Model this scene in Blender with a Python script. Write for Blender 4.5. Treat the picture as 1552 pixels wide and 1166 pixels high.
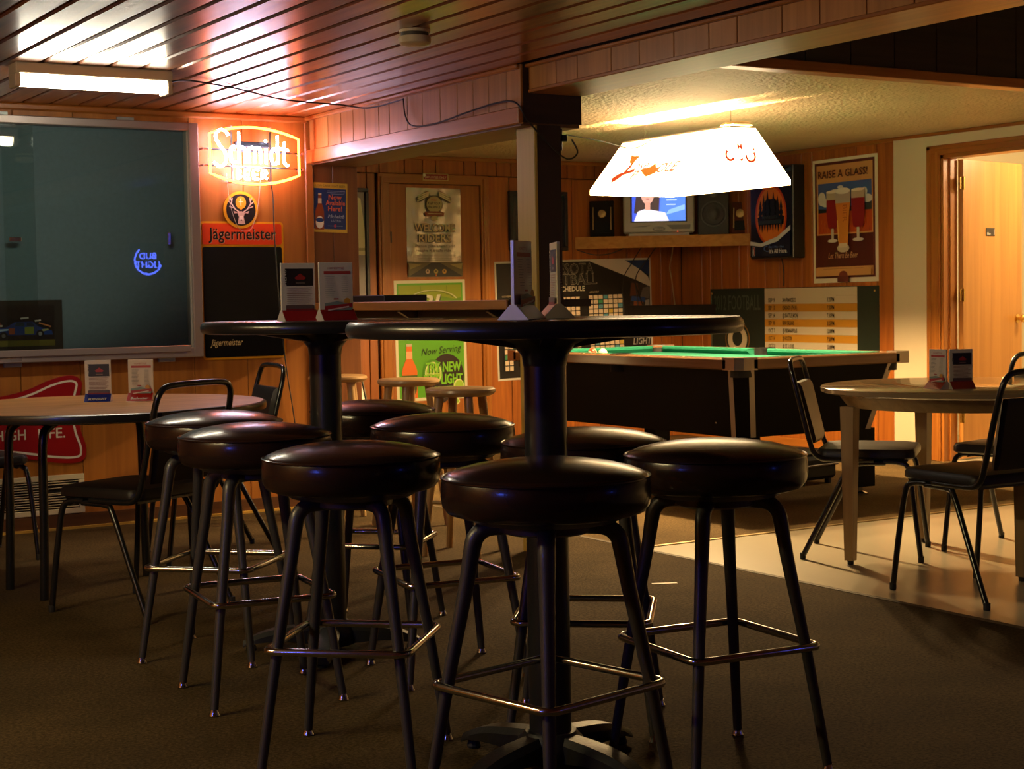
import bpy, math, random
from mathutils import Vector, Matrix
random.seed(7)
R = math.radians
PI = math.pi
scene = bpy.context.scene
for _o in list(bpy.data.objects):
    bpy.data.objects.remove(_o)
COL = scene.collection

# ------------------------------------------------------------------ camera, world, exposure
CAM_H = 1.13
def camera_axes(yaw, pitch, roll):
    f = Vector((math.sin(yaw)*math.cos(pitch), math.cos(yaw)*math.cos(pitch), -math.sin(pitch)))
    r = Vector((math.cos(yaw), -math.sin(yaw), 0)); u = r.cross(f)
    return (math.cos(roll)*r + math.sin(roll)*u, -math.sin(roll)*r + math.cos(roll)*u, f)
c_r, c_u, c_f = camera_axes(R(31.677), R(3.048), R(-0.963))
cam_data = bpy.data.cameras.new('camera')
cam_data.sensor_width = 36.0
cam_data.lens = 2440.0/1552.0*36.0
cam_data.clip_start = 0.05
cam_data.dof.use_dof = True
cam_data.dof.focus_distance = 4.1
cam_data.dof.aperture_fstop = 16.0
cam = bpy.data.objects.new('camera', cam_data)
COL.objects.link(cam)
cam.matrix_world = Matrix((
    (c_r.x, c_u.x, -c_f.x, 0), (c_r.y, c_u.y, -c_f.y, 0),
    (c_r.z, c_u.z, -c_f.z, CAM_H), (0, 0, 0, 1)))
scene.camera = cam

world = bpy.data.worlds.new('world'); scene.world = world
world.use_nodes = True
world.node_tree.nodes['Background'].inputs[0].default_value = (0.02, 0.018, 0.015, 1)
world.node_tree.nodes['Background'].inputs[1].default_value = 0.3
vs = scene.view_settings
vs.view_transform = 'Standard'; vs.look = 'None'; vs.gamma = 1.0; vs.use_curve_mapping = False
vs.exposure = 0.0
scene.cycles.use_denoising = True
scene.cycles.max_bounces = 8
scene.cycles.sample_clamp_indirect = 4.0
scene.cycles.caustics_reflective = False
scene.cycles.caustics_refractive = False

# light strengths (each used by the lamp's own builder)
FLUOR = 42.0
FLUOR_SIDE = 125.0
NEON_WHITE = 42.0
NEON_RED = 26.0
NEON_BLUE = 70.0
NEON_BLUE_REAR = 24.0
POOL_BULB = 4600.0
POOL_SHADE = 5.0
BATH_BULB = 85.0

# ------------------------------------------------------------------ materials
MATS = {}
def principled(name):
    m = bpy.data.materials.new(name); m.use_nodes = True
    return m, m.node_tree, m.node_tree.nodes['Principled BSDF']
def mat(name, col, rough=0.5, metal=0.0, coat=0.0, bump=0.0, bscale=200.0, var=0.0, vscale=8.0, spec=0.5, bdist=0.004):
    if name in MATS: return MATS[name]
    m, nt, b = principled(name)
    b.inputs['Base Color'].default_value = (*col, 1)
    b.inputs['Roughness'].default_value = rough
    b.inputs['Metallic'].default_value = metal
    b.inputs['Coat Weight'].default_value = coat
    b.inputs['Coat Roughness'].default_value = 0.12
    b.inputs['Specular IOR Level'].default_value = spec
    if bump or var:
        g = nt.nodes.new('ShaderNodeNewGeometry')
    if bump:
        n = nt.nodes.new('ShaderNodeTexNoise'); n.inputs['Scale'].default_value = bscale; n.inputs['Detail'].default_value = 3
        nt.links.new(g.outputs['Position'], n.inputs['Vector'])
        bp = nt.nodes.new('ShaderNodeBump'); bp.inputs['Strength'].default_value = bump; bp.inputs['Distance'].default_value = bdist
        nt.links.new(n.outputs['Fac'], bp.inputs['Height']); nt.links.new(bp.outputs['Normal'], b.inputs['Normal'])
    if var:
        n2 = nt.nodes.new('ShaderNodeTexNoise'); n2.inputs['Scale'].default_value = vscale; n2.inputs['Detail'].default_value = 5
        nt.links.new(g.outputs['Position'], n2.inputs['Vector'])
        r = nt.nodes.new('ShaderNodeMix'); r.data_type = 'RGBA'
        r.inputs[6].default_value = (*[c*(1-var) for c in col], 1); r.inputs[7].default_value = (*[min(1, c*(1+var)) for c in col], 1)
        nt.links.new(n2.outputs['Fac'], r.inputs[0]); nt.links.new(r.outputs[2], b.inputs['Base Color'])
    MATS[name] = m
    return m
def wood(name, c1, c2, axis='Z', rough=0.45, coat=0.0, coat_rough=0.15, rand=0.25, fine=28.0, bump=0.15):
    """grain running along a world axis; each piece gets its own tone"""
    if name in MATS: return MATS[name]
    m, nt, b = principled(name)
    N = nt.nodes.new; L = nt.links.new
    g = N('ShaderNodeNewGeometry'); oi = N('ShaderNodeObjectInfo')
    mp = N('ShaderNodeMapping')
    s = {'X': (0.05, 1, 1), 'Y': (1, 0.05, 1), 'Z': (1, 1, 0.05)}[axis]
    mp.inputs['Scale'].default_value = tuple(q*fine for q in s)
    mul = N('ShaderNodeMath'); mul.operation = 'MULTIPLY'; mul.inputs[1].default_value = 37.0
    L(oi.outputs['Random'], mul.inputs[0])
    cx = N('ShaderNodeCombineXYZ'); L(mul.outputs[0], cx.inputs[0]); L(mul.outputs[0], cx.inputs[1]); L(mul.outputs[0], cx.inputs[2])
    L(g.outputs['Position'], mp.inputs['Vector']); L(cx.outputs[0], mp.inputs['Location'])
    n = N('ShaderNodeTexNoise'); n.inputs['Scale'].default_value = 1.0; n.inputs['Detail'].default_value = 6; n.inputs['Distortion'].default_value = 0.8
    L(mp.outputs[0], n.inputs['Vector'])
    ramp = N('ShaderNodeValToRGB')
    ramp.color_ramp.elements[0].position = 0.3; ramp.color_ramp.elements[0].color = (*c1, 1)
    ramp.color_ramp.elements[1].position = 0.72; ramp.color_ramp.elements[1].color = (*c2, 1)
    L(n.outputs['Fac'], ramp.inputs[0])
    hsv = N('ShaderNodeHueSaturation')
    mr = N('ShaderNodeMapRange'); mr.inputs[3].default_value = 1-rand; mr.inputs[4].default_value = 1+rand
    L(oi.outputs['Random'], mr.inputs[0]); L(mr.outputs[0], hsv.inputs['Value']); L(ramp.outputs[0], hsv.inputs['Color'])
    L(hsv.outputs[0], b.inputs['Base Color'])
    b.inputs['Roughness'].default_value = rough
    b.inputs['Coat Weight'].default_value = coat; b.inputs['Coat Roughness'].default_value = coat_rough
    if bump:
        bp = N('ShaderNodeBump'); bp.inputs['Strength'].default_value = bump; bp.inputs['Distance'].default_value = 0.002
        L(n.outputs['Fac'], bp.inputs['Height']); L(bp.outputs[0], b.inputs['Normal'])
        if coat: L(bp.outputs[0], b.inputs['Coat Normal'])
    MATS[name] = m
    return m
def glow(name, col, strength):
    if name in MATS: return MATS[name]
    m, nt, b = principled(name)
    b.inputs['Base Color'].default_value = (*col, 1)
    b.inputs['Emission Color'].default_value = (*col, 1)
    b.inputs['Emission Strength'].default_value = strength
    b.inputs['Roughness'].default_value = 0.3
    MATS[name] = m
    return m
def screen_glow(name, col, strength):
    if name in MATS: return MATS[name]
    m = glow(name, col, strength); m.node_tree.nodes['Principled BSDF'].inputs['Base Color'].default_value = (0.0, 0.0, 0.0, 1)
    return m
def srgb(h):
    h = h.lstrip('#'); out = []
    for i in (0, 2, 4):
        v = int(h[i:i+2], 16)/255
        out.append(v/12.92 if v <= 0.04045 else ((v+0.055)/1.055)**2.4)
    return tuple(out)
def ink(h, rough=0.45):
    return mat('print_%s_%d' % (h.lstrip('#'), int(rough*100)), srgb(h), rough)
def clear_glass(name, tint=(1, 1, 1), f0=1.45):
    if name in MATS: return MATS[name]
    m = bpy.data.materials.new(name); m.use_nodes = True; nt = m.node_tree; nt.nodes.clear()
    o = nt.nodes.new('ShaderNodeOutputMaterial'); mx = nt.nodes.new('ShaderNodeMixShader')
    t = nt.nodes.new('ShaderNodeBsdfTransparent'); t.inputs[0].default_value = (*tint, 1)
    gl = nt.nodes.new('ShaderNodeBsdfGlossy'); gl.inputs['Roughness'].default_value = 0.0
    fr = nt.nodes.new('ShaderNodeFresnel'); fr.inputs[0].default_value = f0
    nt.links.new(fr.outputs[0], mx.inputs[0]); nt.links.new(t.outputs[0], mx.inputs[1]); nt.links.new(gl.outputs[0], mx.inputs[2])
    nt.links.new(mx.outputs[0], o.inputs[0]); MATS[name] = m
    return m

PANEL = wood('wall_panel_wood', (0.27, 0.072, 0.009), (0.45, 0.138, 0.018), 'Z', 0.45, 0.08, 0.2, 0.13)
PLY = wood('plywood_sheet', (0.32, 0.105, 0.012), (0.48, 0.175, 0.024), 'Z', 0.45, 0.06, 0.25, 0.08, 20)
FASCIA = wood('fascia_wood', (0.36, 0.145, 0.028), (0.50, 0.22, 0.05), 'Z', 0.42, 0.2, 0.2, 0.1)
TRIM_Y = wood('trim_wood_lengthwise', (0.30, 0.092, 0.012), (0.44, 0.155, 0.024), 'Y', 0.36, 0.3, 0.2, 0.1)
TRIM_X = wood('trim_wood_across', (0.30, 0.092, 0.012), (0.44, 0.155, 0.024), 'X', 0.36, 0.3, 0.2, 0.1)
TRIM_Z = wood('trim_wood_upright', (0.31, 0.098, 0.013), (0.46, 0.17, 0.028), 'Z', 0.36, 0.3, 0.2, 0.1)
PLANK = wood('varnished_ceiling_plank', (0.27, 0.070, 0.008), (0.48, 0.15, 0.020), 'Y', 0.4, 0.8, 0.2, 0.22, 22, 0.10)
GROOVE = mat('groove_dark', (0.028, 0.012, 0.004), 0.8)
GROOVE_C = mat('ceiling_groove_lit', (0.34, 0.16, 0.04), 0.5)  # golden tone stands for light caught on the plank bevels
DARKWOOD = wood('dark_and_shaded_wood', (0.016, 0.008, 0.005), (0.035, 0.018, 0.010), 'X', 0.5, 0, 0.2, 0.1)  # dark tone also paints shade onto unlit end faces
POST_LIT = wood('post_lit_side', (0.50, 0.36, 0.065), (0.62, 0.47, 0.11), 'Z', 0.5, 0, 0.2, 0.1, 30)  # yellow tone puts the light on the post's side into its colour
BLACKVINYL = mat('black_vinyl', (0.012, 0.009, 0.008), 0.42, 0, 0.0, 0.12, 160, spec=0.4)
STOOLVINYL = mat('stool_vinyl', (0.020, 0.009, 0.007), 0.24, 0, 0.3, 0.06, 130, spec=0.28)
BLACKPAINT = mat('black_frame_paint', (0.012, 0.012, 0.012), 0.25, 0, 0.3)
STEELPAINT = mat('dark_hammered_paint', (0.060, 0.054, 0.050), 0.40, 0.25, 0.1, 0.15, 220)
CHROME = mat('chrome', (0.62, 0.60, 0.56), 0.16, 1.0)
ALU = mat('brushed_aluminium', (0.48, 0.42, 0.38), 0.42, 0.75, 0, 0.05, 90)
RUBBER = mat('rubber', (0.012, 0.012, 0.012), 0.7)
IRON = mat('cast_iron', (0.012, 0.012, 0.012), 0.45, 0.2, 0, 0.2, 120)
COLUMN = mat('column_paint', (0.016, 0.017, 0.017), 0.3, 0.1, 0.2)
BRASS = mat('brass', (0.75, 0.50, 0.15), 0.25, 1.0)
BLACKPLASTIC = mat('black_plastic', (0.01, 0.01, 0.01), 0.4)
CABLE = mat('black_cable', (0.008, 0.008, 0.008), 0.5)
CREAM = mat('cream_paint', (0.70, 0.58, 0.385), 0.55, 0, 0, 0.04, 60)

# ------------------------------------------------------------------ mesh building
class MB:
    def __init__(self):
        self.v = []; self.f = []; self.m = []; self.mats = []
    def _slot(self, m):
        if m is None: return 0
        if m not in self.mats: self.mats.append(m)
        return self.mats.index(m)
    def add(self, vs_, fs, m=None, M=None):
        b = len(self.v); s = self._slot(m)
        for p in vs_:
            p = Vector(p)
            self.v.append(tuple(M @ p) if M is not None else tuple(p))
        for f in fs:
            self.f.append(tuple(b+i for i in f)); self.m.append(s)
        return self
    def box(self, x0, y0, z0, x1, y1, z1, m=None, M=None):
        vs_ = [(x, y, z) for z in (z0, z1) for y in (y0, y1) for x in (x0, x1)]
        return self.add(vs_, [(0, 2, 3, 1), (4, 5, 7, 6), (0, 1, 5, 4), (2, 6, 7, 3), (0, 4, 6, 2), (1, 3, 7, 5)], m, M)
    def rbox(self, x0, y0, z0, x1, y1, z1, r, m=None, M=None):
        """box with chamfered edges"""
        r = min(r, (x1-x0)*.49, (y1-y0)*.49, (z1-z0)*.49)
        idx = {}; vs_ = []
        X, Y, Z = (x0, x1), (y0, y1), (z0, z1)
        for i in (0, 1):
            for j in (0, 1):
                for k in (0, 1):
                    si, sj, sk = (1, -1)[i], (1, -1)[j], (1, -1)[k]
                    for ax, p in (('x', (X[i], Y[j]+sj*r, Z[k]+sk*r)), ('y', (X[i]+si*r, Y[j], Z[k]+sk*r)), ('z', (X[i]+si*r, Y[j]+sj*r, Z[k]))):
                        idx[(i, j, k, ax)] = len(vs_); vs_.append(p)
        F = []
        def q(*ks): F.append([idx[k] for k in ks])
        for i in (0, 1): q((i, 0, 0, 'x'), (i, 0, 1, 'x'), (i, 1, 1, 'x'), (i, 1, 0, 'x'))
        for j in (0, 1): q((0, j, 0, 'y'), (1, j, 0, 'y'), (1, j, 1, 'y'), (0, j, 1, 'y'))
        for k in (0, 1): q((0, 0, k, 'z'), (0, 1, k, 'z'), (1, 1, k, 'z'), (1, 0, k, 'z'))
        for i in (0, 1):
            for j in (0, 1): q((i, j, 0, 'x'), (i, j, 1, 'x'), (i, j, 1, 'y'), (i, j, 0, 'y'))
        for i in (0, 1):
            for k in (0, 1): q((i, 0, k, 'x'), (i, 1, k, 'x'), (i, 1, k, 'z'), (i, 0, k, 'z'))
        for j in (0, 1):
            for k in (0, 1): q((0, j, k, 'y'), (1, j, k, 'y'), (1, j, k, 'z'), (0, j, k, 'z'))
        for i in (0, 1):
            for j in (0, 1):
                for k in (0, 1): q((i, j, k, 'x'), (i, j, k, 'y'), (i, j, k, 'z'))
        c = Vector(((x0+x1)/2, (y0+y1)/2, (z0+z1)/2)); G = []
        for f in F:
            a, b2, d = Vector(vs_[f[0]]), Vector(vs_[f[1]]), Vector(vs_[f[2]])
            n = (b2-a).cross(d-a)
            G.append(tuple(f) if n.dot(a-c) > 0 else tuple(reversed(f)))
        return self.add(vs_, G, m, M)
    def tube(self, pts, r, seg=10, m=None, closed=False, caps=True, M=None):
        pts = [Vector(p) for p in pts]; n = len(pts)
        rad = list(r) if isinstance(r, (list, tuple)) else [r]*n
        vs_ = []; fs = []; up = None
        for i, p in enumerate(pts):
            if closed: t = (pts[(i+1) % n]-pts[i-1])
            else: t = pts[min(i+1, n-1)]-pts[max(i-1, 0)]
            t.normalize()
            if up is None:
                up = Vector((0, 0, 1)) if abs(t.z) < .9 else Vector((1, 0, 0))
            up = (up - t*up.dot(t))
            if up.length < 1e-6: up = t.orthogonal()
            up.normalize(); s = t.cross(up)
            for k in range(seg):
                a = 2*PI*k/seg
                vs_.append(p + (up*math.cos(a)+s*math.sin(a))*rad[i])
        for i in range(n if closed else n-1):
            j = (i+1) % n
            for k in range(seg):
                l = (k+1) % seg
                fs.append((i*seg+k, i*seg+l, j*seg+l, j*seg+k))
        if caps and not closed:
            fs.append(tuple(range(seg-1, -1, -1))); fs.append(tuple((n-1)*seg+k for k in range(seg)))
        return self.add(vs_, [tuple(reversed(f)) for f in fs], m, M)
    def lathe(self, prof, seg=32, m=None, M=None, sx=1.0, sy=1.0):
        vs_ = []; fs = []; n = len(prof)
        for (r, z) in prof:
            for k in range(seg):
                a = 2*PI*k/seg
                vs_.append((max(r, 1e-5)*math.cos(a)*sx, max(r, 1e-5)*math.sin(a)*sy, z))
        for i in range(n-1):
            for k in range(seg):
                l = (k+1) % seg
                fs.append((i*seg+k, i*seg+l, (i+1)*seg+l, (i+1)*seg+k))
        if prof[0][0] > 1e-4: fs.append(tuple(range(seg-1, -1, -1)))
        if prof[-1][0] > 1e-4: fs.append(tuple((n-1)*seg+k for k in range(seg)))
        return self.add(vs_, fs, m, M)
    def prism(self, poly, z0, z1, m=None, M=None):
        n = len(poly)
        ar = sum(poly[i][0]*poly[(i+1) % n][1]-poly[(i+1) % n][0]*poly[i][1] for i in range(n))
        if ar < 0: poly = list(reversed(poly))
        vs_ = [(x, y, z0) for x, y in poly]+[(x, y, z1) for x, y in poly]
        fs = [tuple(range(n-1, -1, -1)), tuple(range(n, 2*n))]+[(i, (i+1) % n, n+(i+1) % n, n+i) for i in range(n)]
        return self.add(vs_, fs, m, M)
    def build(self, name, m=None, parent=None, smooth=False):
        me = bpy.data.meshes.new(name)
        me.from_pydata(self.v, [], self.f)
        if self.mats:
            for q in self.mats: me.materials.append(q)
            me.polygons.foreach_set('material_index', self.m)
        elif m: me.materials.append(m)
        if smooth:
            me.polygons.foreach_set('use_smooth', [True]*len(me.polygons))
            try: me.set_sharp_from_angle(angle=R(40))
            except Exception: pass
        me.update()
        o = bpy.data.objects.new(name, me); COL.objects.link(o)
        if parent is not None: o.parent = parent
        return o
def tag(o, label=None, cat=None, group=None, kind=None):
    if label: o['label'] = label
    if cat: o['category'] = cat
    if group: o['group'] = group
    if kind: o['kind'] = kind
    return o
def empty(name, loc=(0, 0, 0), rz=0, label=None, cat=None, group=None, kind=None, mtx=None):
    o = bpy.data.objects.new(name, None); COL.objects.link(o)
    o.empty_display_size = 0.1
    if mtx is not None: o.matrix_world = Matrix.Translation(Vector(loc)) @ mtx.to_4x4()
    else:
        o.location = loc; o.rotation_euler = (0, 0, rz)
    return tag(o, label, cat, group, kind)
def under(o, root):
    """make a mesh built in world coordinates a part of root"""
    o.parent = root; o.matrix_parent_inverse = root.matrix_basis.inverted(); return o
def copy_tree(o, parent=None):
    c = o.copy(); COL.objects.link(c); c.parent = parent
    for ch in list(o.children): copy_tree(ch, c)
    return c
def part(mb, name, m, parent, smooth=False): return mb.build(name, m, parent, smooth)
def arc(cx, cy, r, a0, a1, n=8): return [(cx+r*math.cos(R(a0+(a1-a0)*i/n)), cy+r*math.sin(R(a0+(a1-a0)*i/n))) for i in range(n+1)]
def rrect(x0, y0, x1, y1, r, n=5):
    return arc(x1-r, y1-r, r, 0, 90, n)+arc(x0+r, y1-r, r, 90, 180, n)+arc(x0+r, y0+r, r, 180, 270, n)+arc(x1-r, y0+r, r, 270, 360, n)
def smooth_path(pts, k=5):
    """Catmull-Rom through the points"""
    P = [Vector(p) for p in pts]; out = []
    for i in range(len(P)-1):
        p0, p1, p2, p3 = P[max(i-1, 0)], P[i], P[i+1], P[min(i+2, len(P)-1)]
        for j in range(k):
            t = j/k
            out.append(0.5*((2*p1)+(p2-p0)*t+(2*p0-5*p1+4*p2-p3)*t*t+(3*p1-p0-3*p2+p3)*t**3))
    out.append(P[-1]); return out

# frames for flat things on walls: local x right, y up, z out of the wall
ON_Y = Matrix(((1, 0, 0), (0, 0, -1), (0, 1, 0)))          # wall facing -Y
ON_X = Matrix(((0, 0, -1), (-1, 0, 0), (0, 1, 0)))         # wall facing -X

_T = {}
def text_polys(body, size, bold=0.0, shear=0.0, space=1.0):
    k = (body, round(size, 4), bold, shear, space)
    if k in _T: return _T[k]
    cu = bpy.data.curves.new('lettering', 'FONT'); cu.body = body; cu.size = size
    cu.offset = bold*size; cu.shear = shear; cu.space_character = space; cu.resolution_u = 2
    ob = bpy.data.objects.new('lettering', cu)
    me = bpy.data.meshes.new_from_object(ob)
    v = [(p.co.x, p.co.y) for p in me.vertices]; f = [tuple(p.vertices) for p in me.polygons]
    bpy.data.objects.remove(ob); bpy.data.curves.remove(cu); bpy.data.meshes.remove(me)
    _T[k] = (v, f); return v, f
def extrude_flat(v, f, z0, z1, dx=0.0, dy=0.0):
    """solid letters: caps plus side walls"""
    n = len(v); cnt = {}
    for q in f:
        for i in range(len(q)):
            a_, b_ = q[i], q[(i+1) % len(q)]; cnt[(a_, b_)] = cnt.get((a_, b_), 0)+1
    mb = MB(); F = [tuple(q) for q in f]+[tuple(n+i for i in reversed(q)) for q in f]
    F += [(a_, n+a_, n+b_, b_) for (a_, b_) in cnt if (b_, a_) not in cnt]
    return mb.add([(p[0]+dx, p[1]+dy, z1) for p in v]+[(p[0]+dx, p[1]+dy, z0) for p in v], F)
class Art:
    """flat print built of coloured shapes, each layer a hair above the last"""
    def __init__(self, z=0.0015, glowing=0.0, rough=0.45, step=0.0003):
        self.mb = MB(); self.z = z; self.step = step; self.glowing = glowing; self.rough = rough
    def _m(self, c):
        if self.glowing: return screen_glow('screen_%s_%d' % (c.lstrip('#'), int(self.glowing*10)), srgb(c), self.glowing)
        return ink(c, self.rough)
    def up(self): self.z += self.step; return self
    def poly(self, pts, c, keep=False):
        if not keep: self.up()
        n = len(pts); ar = sum(pts[i][0]*pts[(i+1) % n][1]-pts[(i+1) % n][0]*pts[i][1] for i in range(n))
        if ar < 0: pts = list(reversed(pts))
        self.mb.add([(x, y, self.z) for x, y in pts], [tuple(range(n))], self._m(c)); return self
    def rect(self, x0, y0, x1, y1, c, keep=False): return self.poly([(x0, y0), (x1, y0), (x1, y1), (x0, y1)], c, keep)
    def oval(self, cx, cy, rx, ry, c, n=28, keep=False): return self.poly([(cx+rx*math.cos(2*PI*i/n), cy+ry*math.sin(2*PI*i/n)) for i in range(n)], c, keep)
    def ring(self, cx, cy, r, w, c, a0=0, a1=360, n=32, ry=None):
        self.up(); k = (ry or r)/r; v = []; f = []
        for i in range(n+1):
            a = R(a0+(a1-a0)*i/n)
            v += [(cx+r*math.cos(a), cy+r*k*math.sin(a), self.z), (cx+(r-w)*math.cos(a), cy+(r-w)*k*math.sin(a), self.z)]
        for i in range(n): f.append((2*i, 2*i+1, 2*i+3, 2*i+2))
        f2 = [tuple(reversed(q)) for q in f] if a1 > a0 else f
        self.mb.add(v, f2, self._m(c)); return self
    def line(self, pts, w, c):
        self.up(); v = []; f = []
        for i, (x, y) in enumerate(pts):
            a = pts[max(i-1, 0)]; b = pts[min(i+1, len(pts)-1)]
            dx, dy = b[0]-a[0], b[1]-a[1]; l = math.hypot(dx, dy) or 1
            v += [(x-dy/l*w/2, y+dx/l*w/2, self.z), (x+dy/l*w/2, y-dx/l*w/2, self.z)]
        for i in range(len(pts)-1): f.append((2*i, 2*i+1, 2*i+3, 2*i+2))
        self.mb.add(v, f, self._m(c)); return self
    def text(self, body, x, y, size, c, width=None, bold=0.0, shear=0.0, space=1.0, align='C', rot=0, keep=False):
        """baseline y; width = total width wanted; align L, C or R about x"""
        if not keep: self.up()
        v, f = text_polys(body, size, bold, shear, space)
        if not v: return self
        x0 = min(p[0] for p in v); x1 = max(p[0] for p in v); w = max(x1-x0, 1e-6)
        k = (width/w) if width else 1.0; w *= k
        off = {'L': 0, 'C': -w/2, 'R': -w}[align]
        ca, sa = math.cos(R(rot)), math.sin(R(rot)); vv = []
        for p in v:
            a, b = (p[0]-x0)*k+off, p[1]
            vv.append((x+a*ca-b*sa, y+a*sa+b*ca, self.z))
        self.mb.add(vv, f, self._m(c)); return self
    def build(self, parent, name='artwork'): return self.mb.build(name, None, parent)

def sheet(w, h, parent, m, name='paper', t=0.0012, wob=0.0, nx=14, ny=18, wy=False):
    """a sheet w x h centred on the parent's origin"""
    return MB().box(-w/2, -h/2, 0, w/2, h/2, t).build(name, m, parent)

# ------------------------------------------------------------------ dimensions of the place
YL, YB, XR = 8.117, 10.40, 8.05          # plywood wall, back wall, right-hand wall
ZC, ZP = 2.14, 2.184                      # plank ceiling, pool-room ceiling
XBEAM = 3.72
YF = 5.80                                 # where the raised ceiling starts
XW, YN = -1.75, -2.25                     # walls behind and beside the camera
YEND = 10.52

def struct(mb, name, m, label, smooth=False):
    return tag(mb.build(name, m, None, smooth), label, None, None, 'structure')

# ---------------- floor
floor = struct(MB().box(XW-.1, YN-.1, -0.10, 10.7, YEND+.1, -0.012), 'floor', mat('subfloor', (0.06, 0.05, 0.04), 0.9), 'bar floor of brown carpet and pale vinyl')
def carpet_mat(name, dark, light):
    m, nt, b = principled(name); N = nt.nodes.new; L = nt.links.new
    g = N('ShaderNodeNewGeometry'); n = N('ShaderNodeTexNoise'); n.inputs['Scale'].default_value = 95; n.inputs['Detail'].default_value = 4; n.inputs['Roughness'].default_value = .75
    n2 = N('ShaderNodeTexNoise'); n2.inputs['Scale'].default_value = 3.0; n2.inputs['Detail'].default_value = 4
    L(g.outputs['Position'], n.inputs['Vector']); L(g.outputs['Position'], n2.inputs['Vector'])
    r = N('ShaderNodeValToRGB'); r.color_ramp.elements[0].position = .36; r.color_ramp.elements[0].color = (*dark, 1); r.color_ramp.elements[1].position = .66; r.color_ramp.elements[1].color = (*light, 1)
    L(n.outputs['Fac'], r.inputs[0])
    h = N('ShaderNodeHueSaturation'); mr = N('ShaderNodeMapRange'); mr.inputs[1].default_value = .3; mr.inputs[2].default_value = .7; mr.inputs[3].default_value = .78; mr.inputs[4].default_value = 1.2
    L(n2.outputs['Fac'], mr.inputs[0]); L(mr.outputs[0], h.inputs['Value']); L(r.outputs[0], h.inputs['Color']); L(h.outputs[0], b.inputs['Base Color'])
    bp = N('ShaderNodeBump'); bp.inputs['Strength'].default_value = .7; bp.inputs['Distance'].default_value = .006; L(n.outputs['Fac'], bp.inputs['Height']); L(bp.outputs[0], b.inputs['Normal'])
    b.inputs['Roughness'].default_value = .95; b.inputs['Specular IOR Level'].default_value = .1
    return m
CARPET = carpet_mat('brown_carpet', (.034, .022, .008), (.108, .070, .028))
CARPET2 = carpet_mat('pool_room_carpet', (.085, .054, .022), (.19, .125, .052))
VINYL = mat('pale_vinyl', (0.50, 0.44, 0.31), 0.30, 0, 0.1, 0.03, 14, 0.06, 3.0)
tag(MB().box(XW-.1, YN-.1, -0.012, 4.25, YEND+.1, 0).build('carpet', CARPET, floor), 'worn brown carpet of the bar area')
tag(MB().box(4.255, YF+.03, -0.012, 8.10, YEND+.1, 0).build('carpet', CARPET2, floor), 'lighter brown carpet around the pool table')
tag(MB().box(4.255, YN-.1, -0.012, 10.7, YF+.025, -0.0005).build('vinyl_sheet', VINYL, floor), 'pale vinyl floor of the dining corner')
MB().box(8.10, YF+.03, -0.012, 10.7, YEND, 0).build('vinyl_sheet', VINYL, floor)
MB().box(4.235, YN, -0.004, 4.262, 8.1, 0.002).build('seam_strip', mat('carpet_edge', (0.10, 0.07, 0.035), 0.8), floor)
MB().box(4.262, YF+.012, -0.004, 8.05, YF+.036, 0.004).build('seam_strip', mat('metal_strip', (0.35, 0.25, 0.10), 0.4, 0.6), floor)

# ---------------- walls
def panelled(root, x0, x1, widths, place, m, gap=0.004):
    """lay vertical boards along a run; place(a, b) builds one board from a to b"""
    x = x0; i = 0
    while x < x1-0.02:
        w = widths[i % len(widths)]; b = min(x+w, x1)
        if x1-b < 0.03: b = x1
        place(x+gap/2, b-gap/2).build('panel', m, root); x = b; i += 1
wl = struct(MB().box(XW, YL+.008, 0, 4.02, YL+.13, ZC), 'wall_left', GROOVE, 'plywood-panelled wall behind the laminate-topped table')
panelled(wl, 1.2, 3.70, [0.62, 0.31, 0.30, 0.61, 0.30, 0.37], lambda a, b: MB().rbox(a, YL, 0.0, b, YL+.01, ZC, 0.002), PLY, 0.003)
MB().rbox(XW, YL, 0, 1.2, YL+.01, ZC, .002).build('panel', PLY, wl)
PIL = wood('pilaster_shaded_wood', (0.13, 0.042, 0.012), (0.20, 0.070, 0.018), 'Z', 0.38, 0.2, 0.2, 0.08)  # darker than the plywood: shade under the beam put into the colour
panelled(wl, 3.745, 4.02, [0.12, 0.16], lambda a, b: MB().rbox(a, YL, 0.0, b, YL+.01, 1.885, 0.002), PIL, 0.003)
MB().rbox(3.70, YL-.012, 0, 3.745, YL+.01, ZC, .004).build('corner_moulding', TRIM_Z, wl)
MB().rbox(XW, YL-.02, ZC-.035, 3.72, YL+.004, ZC, .008).build('cornice_moulding', TRIM_X, wl)
bbl = struct(MB().box(XW, YL-.014, 0.012, 4.02, YL, 0.075), 'baseboard_left', wood('dark_base', (0.10, 0.034, 0.008), (0.16, 0.06, 0.016), 'X', 0.5), 'brown baseboard along the plywood wall')
MB().box(XW, YL-.03, 0.0, 4.02, YL-.0, 0.012).build('carpet_edge_strip', mat('yellow_edge', (0.55, 0.32, 0.05), 0.5), bbl)

wb = struct(MB().box(1.5, YB+.012, 0, XR+.12, YEND+.1, 2.75), 'wall_back', GROOVE, 'wood-panelled wall with the storeroom door behind the pool table')
BW = [0.20, 0.105, 0.205, 0.15, 0.11, 0.24, 0.10, 0.18, 0.13]
def back_panels(x0, x1, z0, z1):
    panelled(wb, x0, x1, BW, lambda a, b: MB().rbox(a, YB, z0, b, YB+.014, z1, 0.003), PANEL, 0.006)
back_panels(3.6, 5.29, 0.0, 2.045)
back_panels(6.22, XR, 0.0, 2.045)
back_panels(3.6, XR, 2.052, ZP)
MB().rbox(3.6, YB-.012, ZP-.03, XR, YB+.004, ZP, .005).build('cornice_moulding', TRIM_X, wb)

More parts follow.
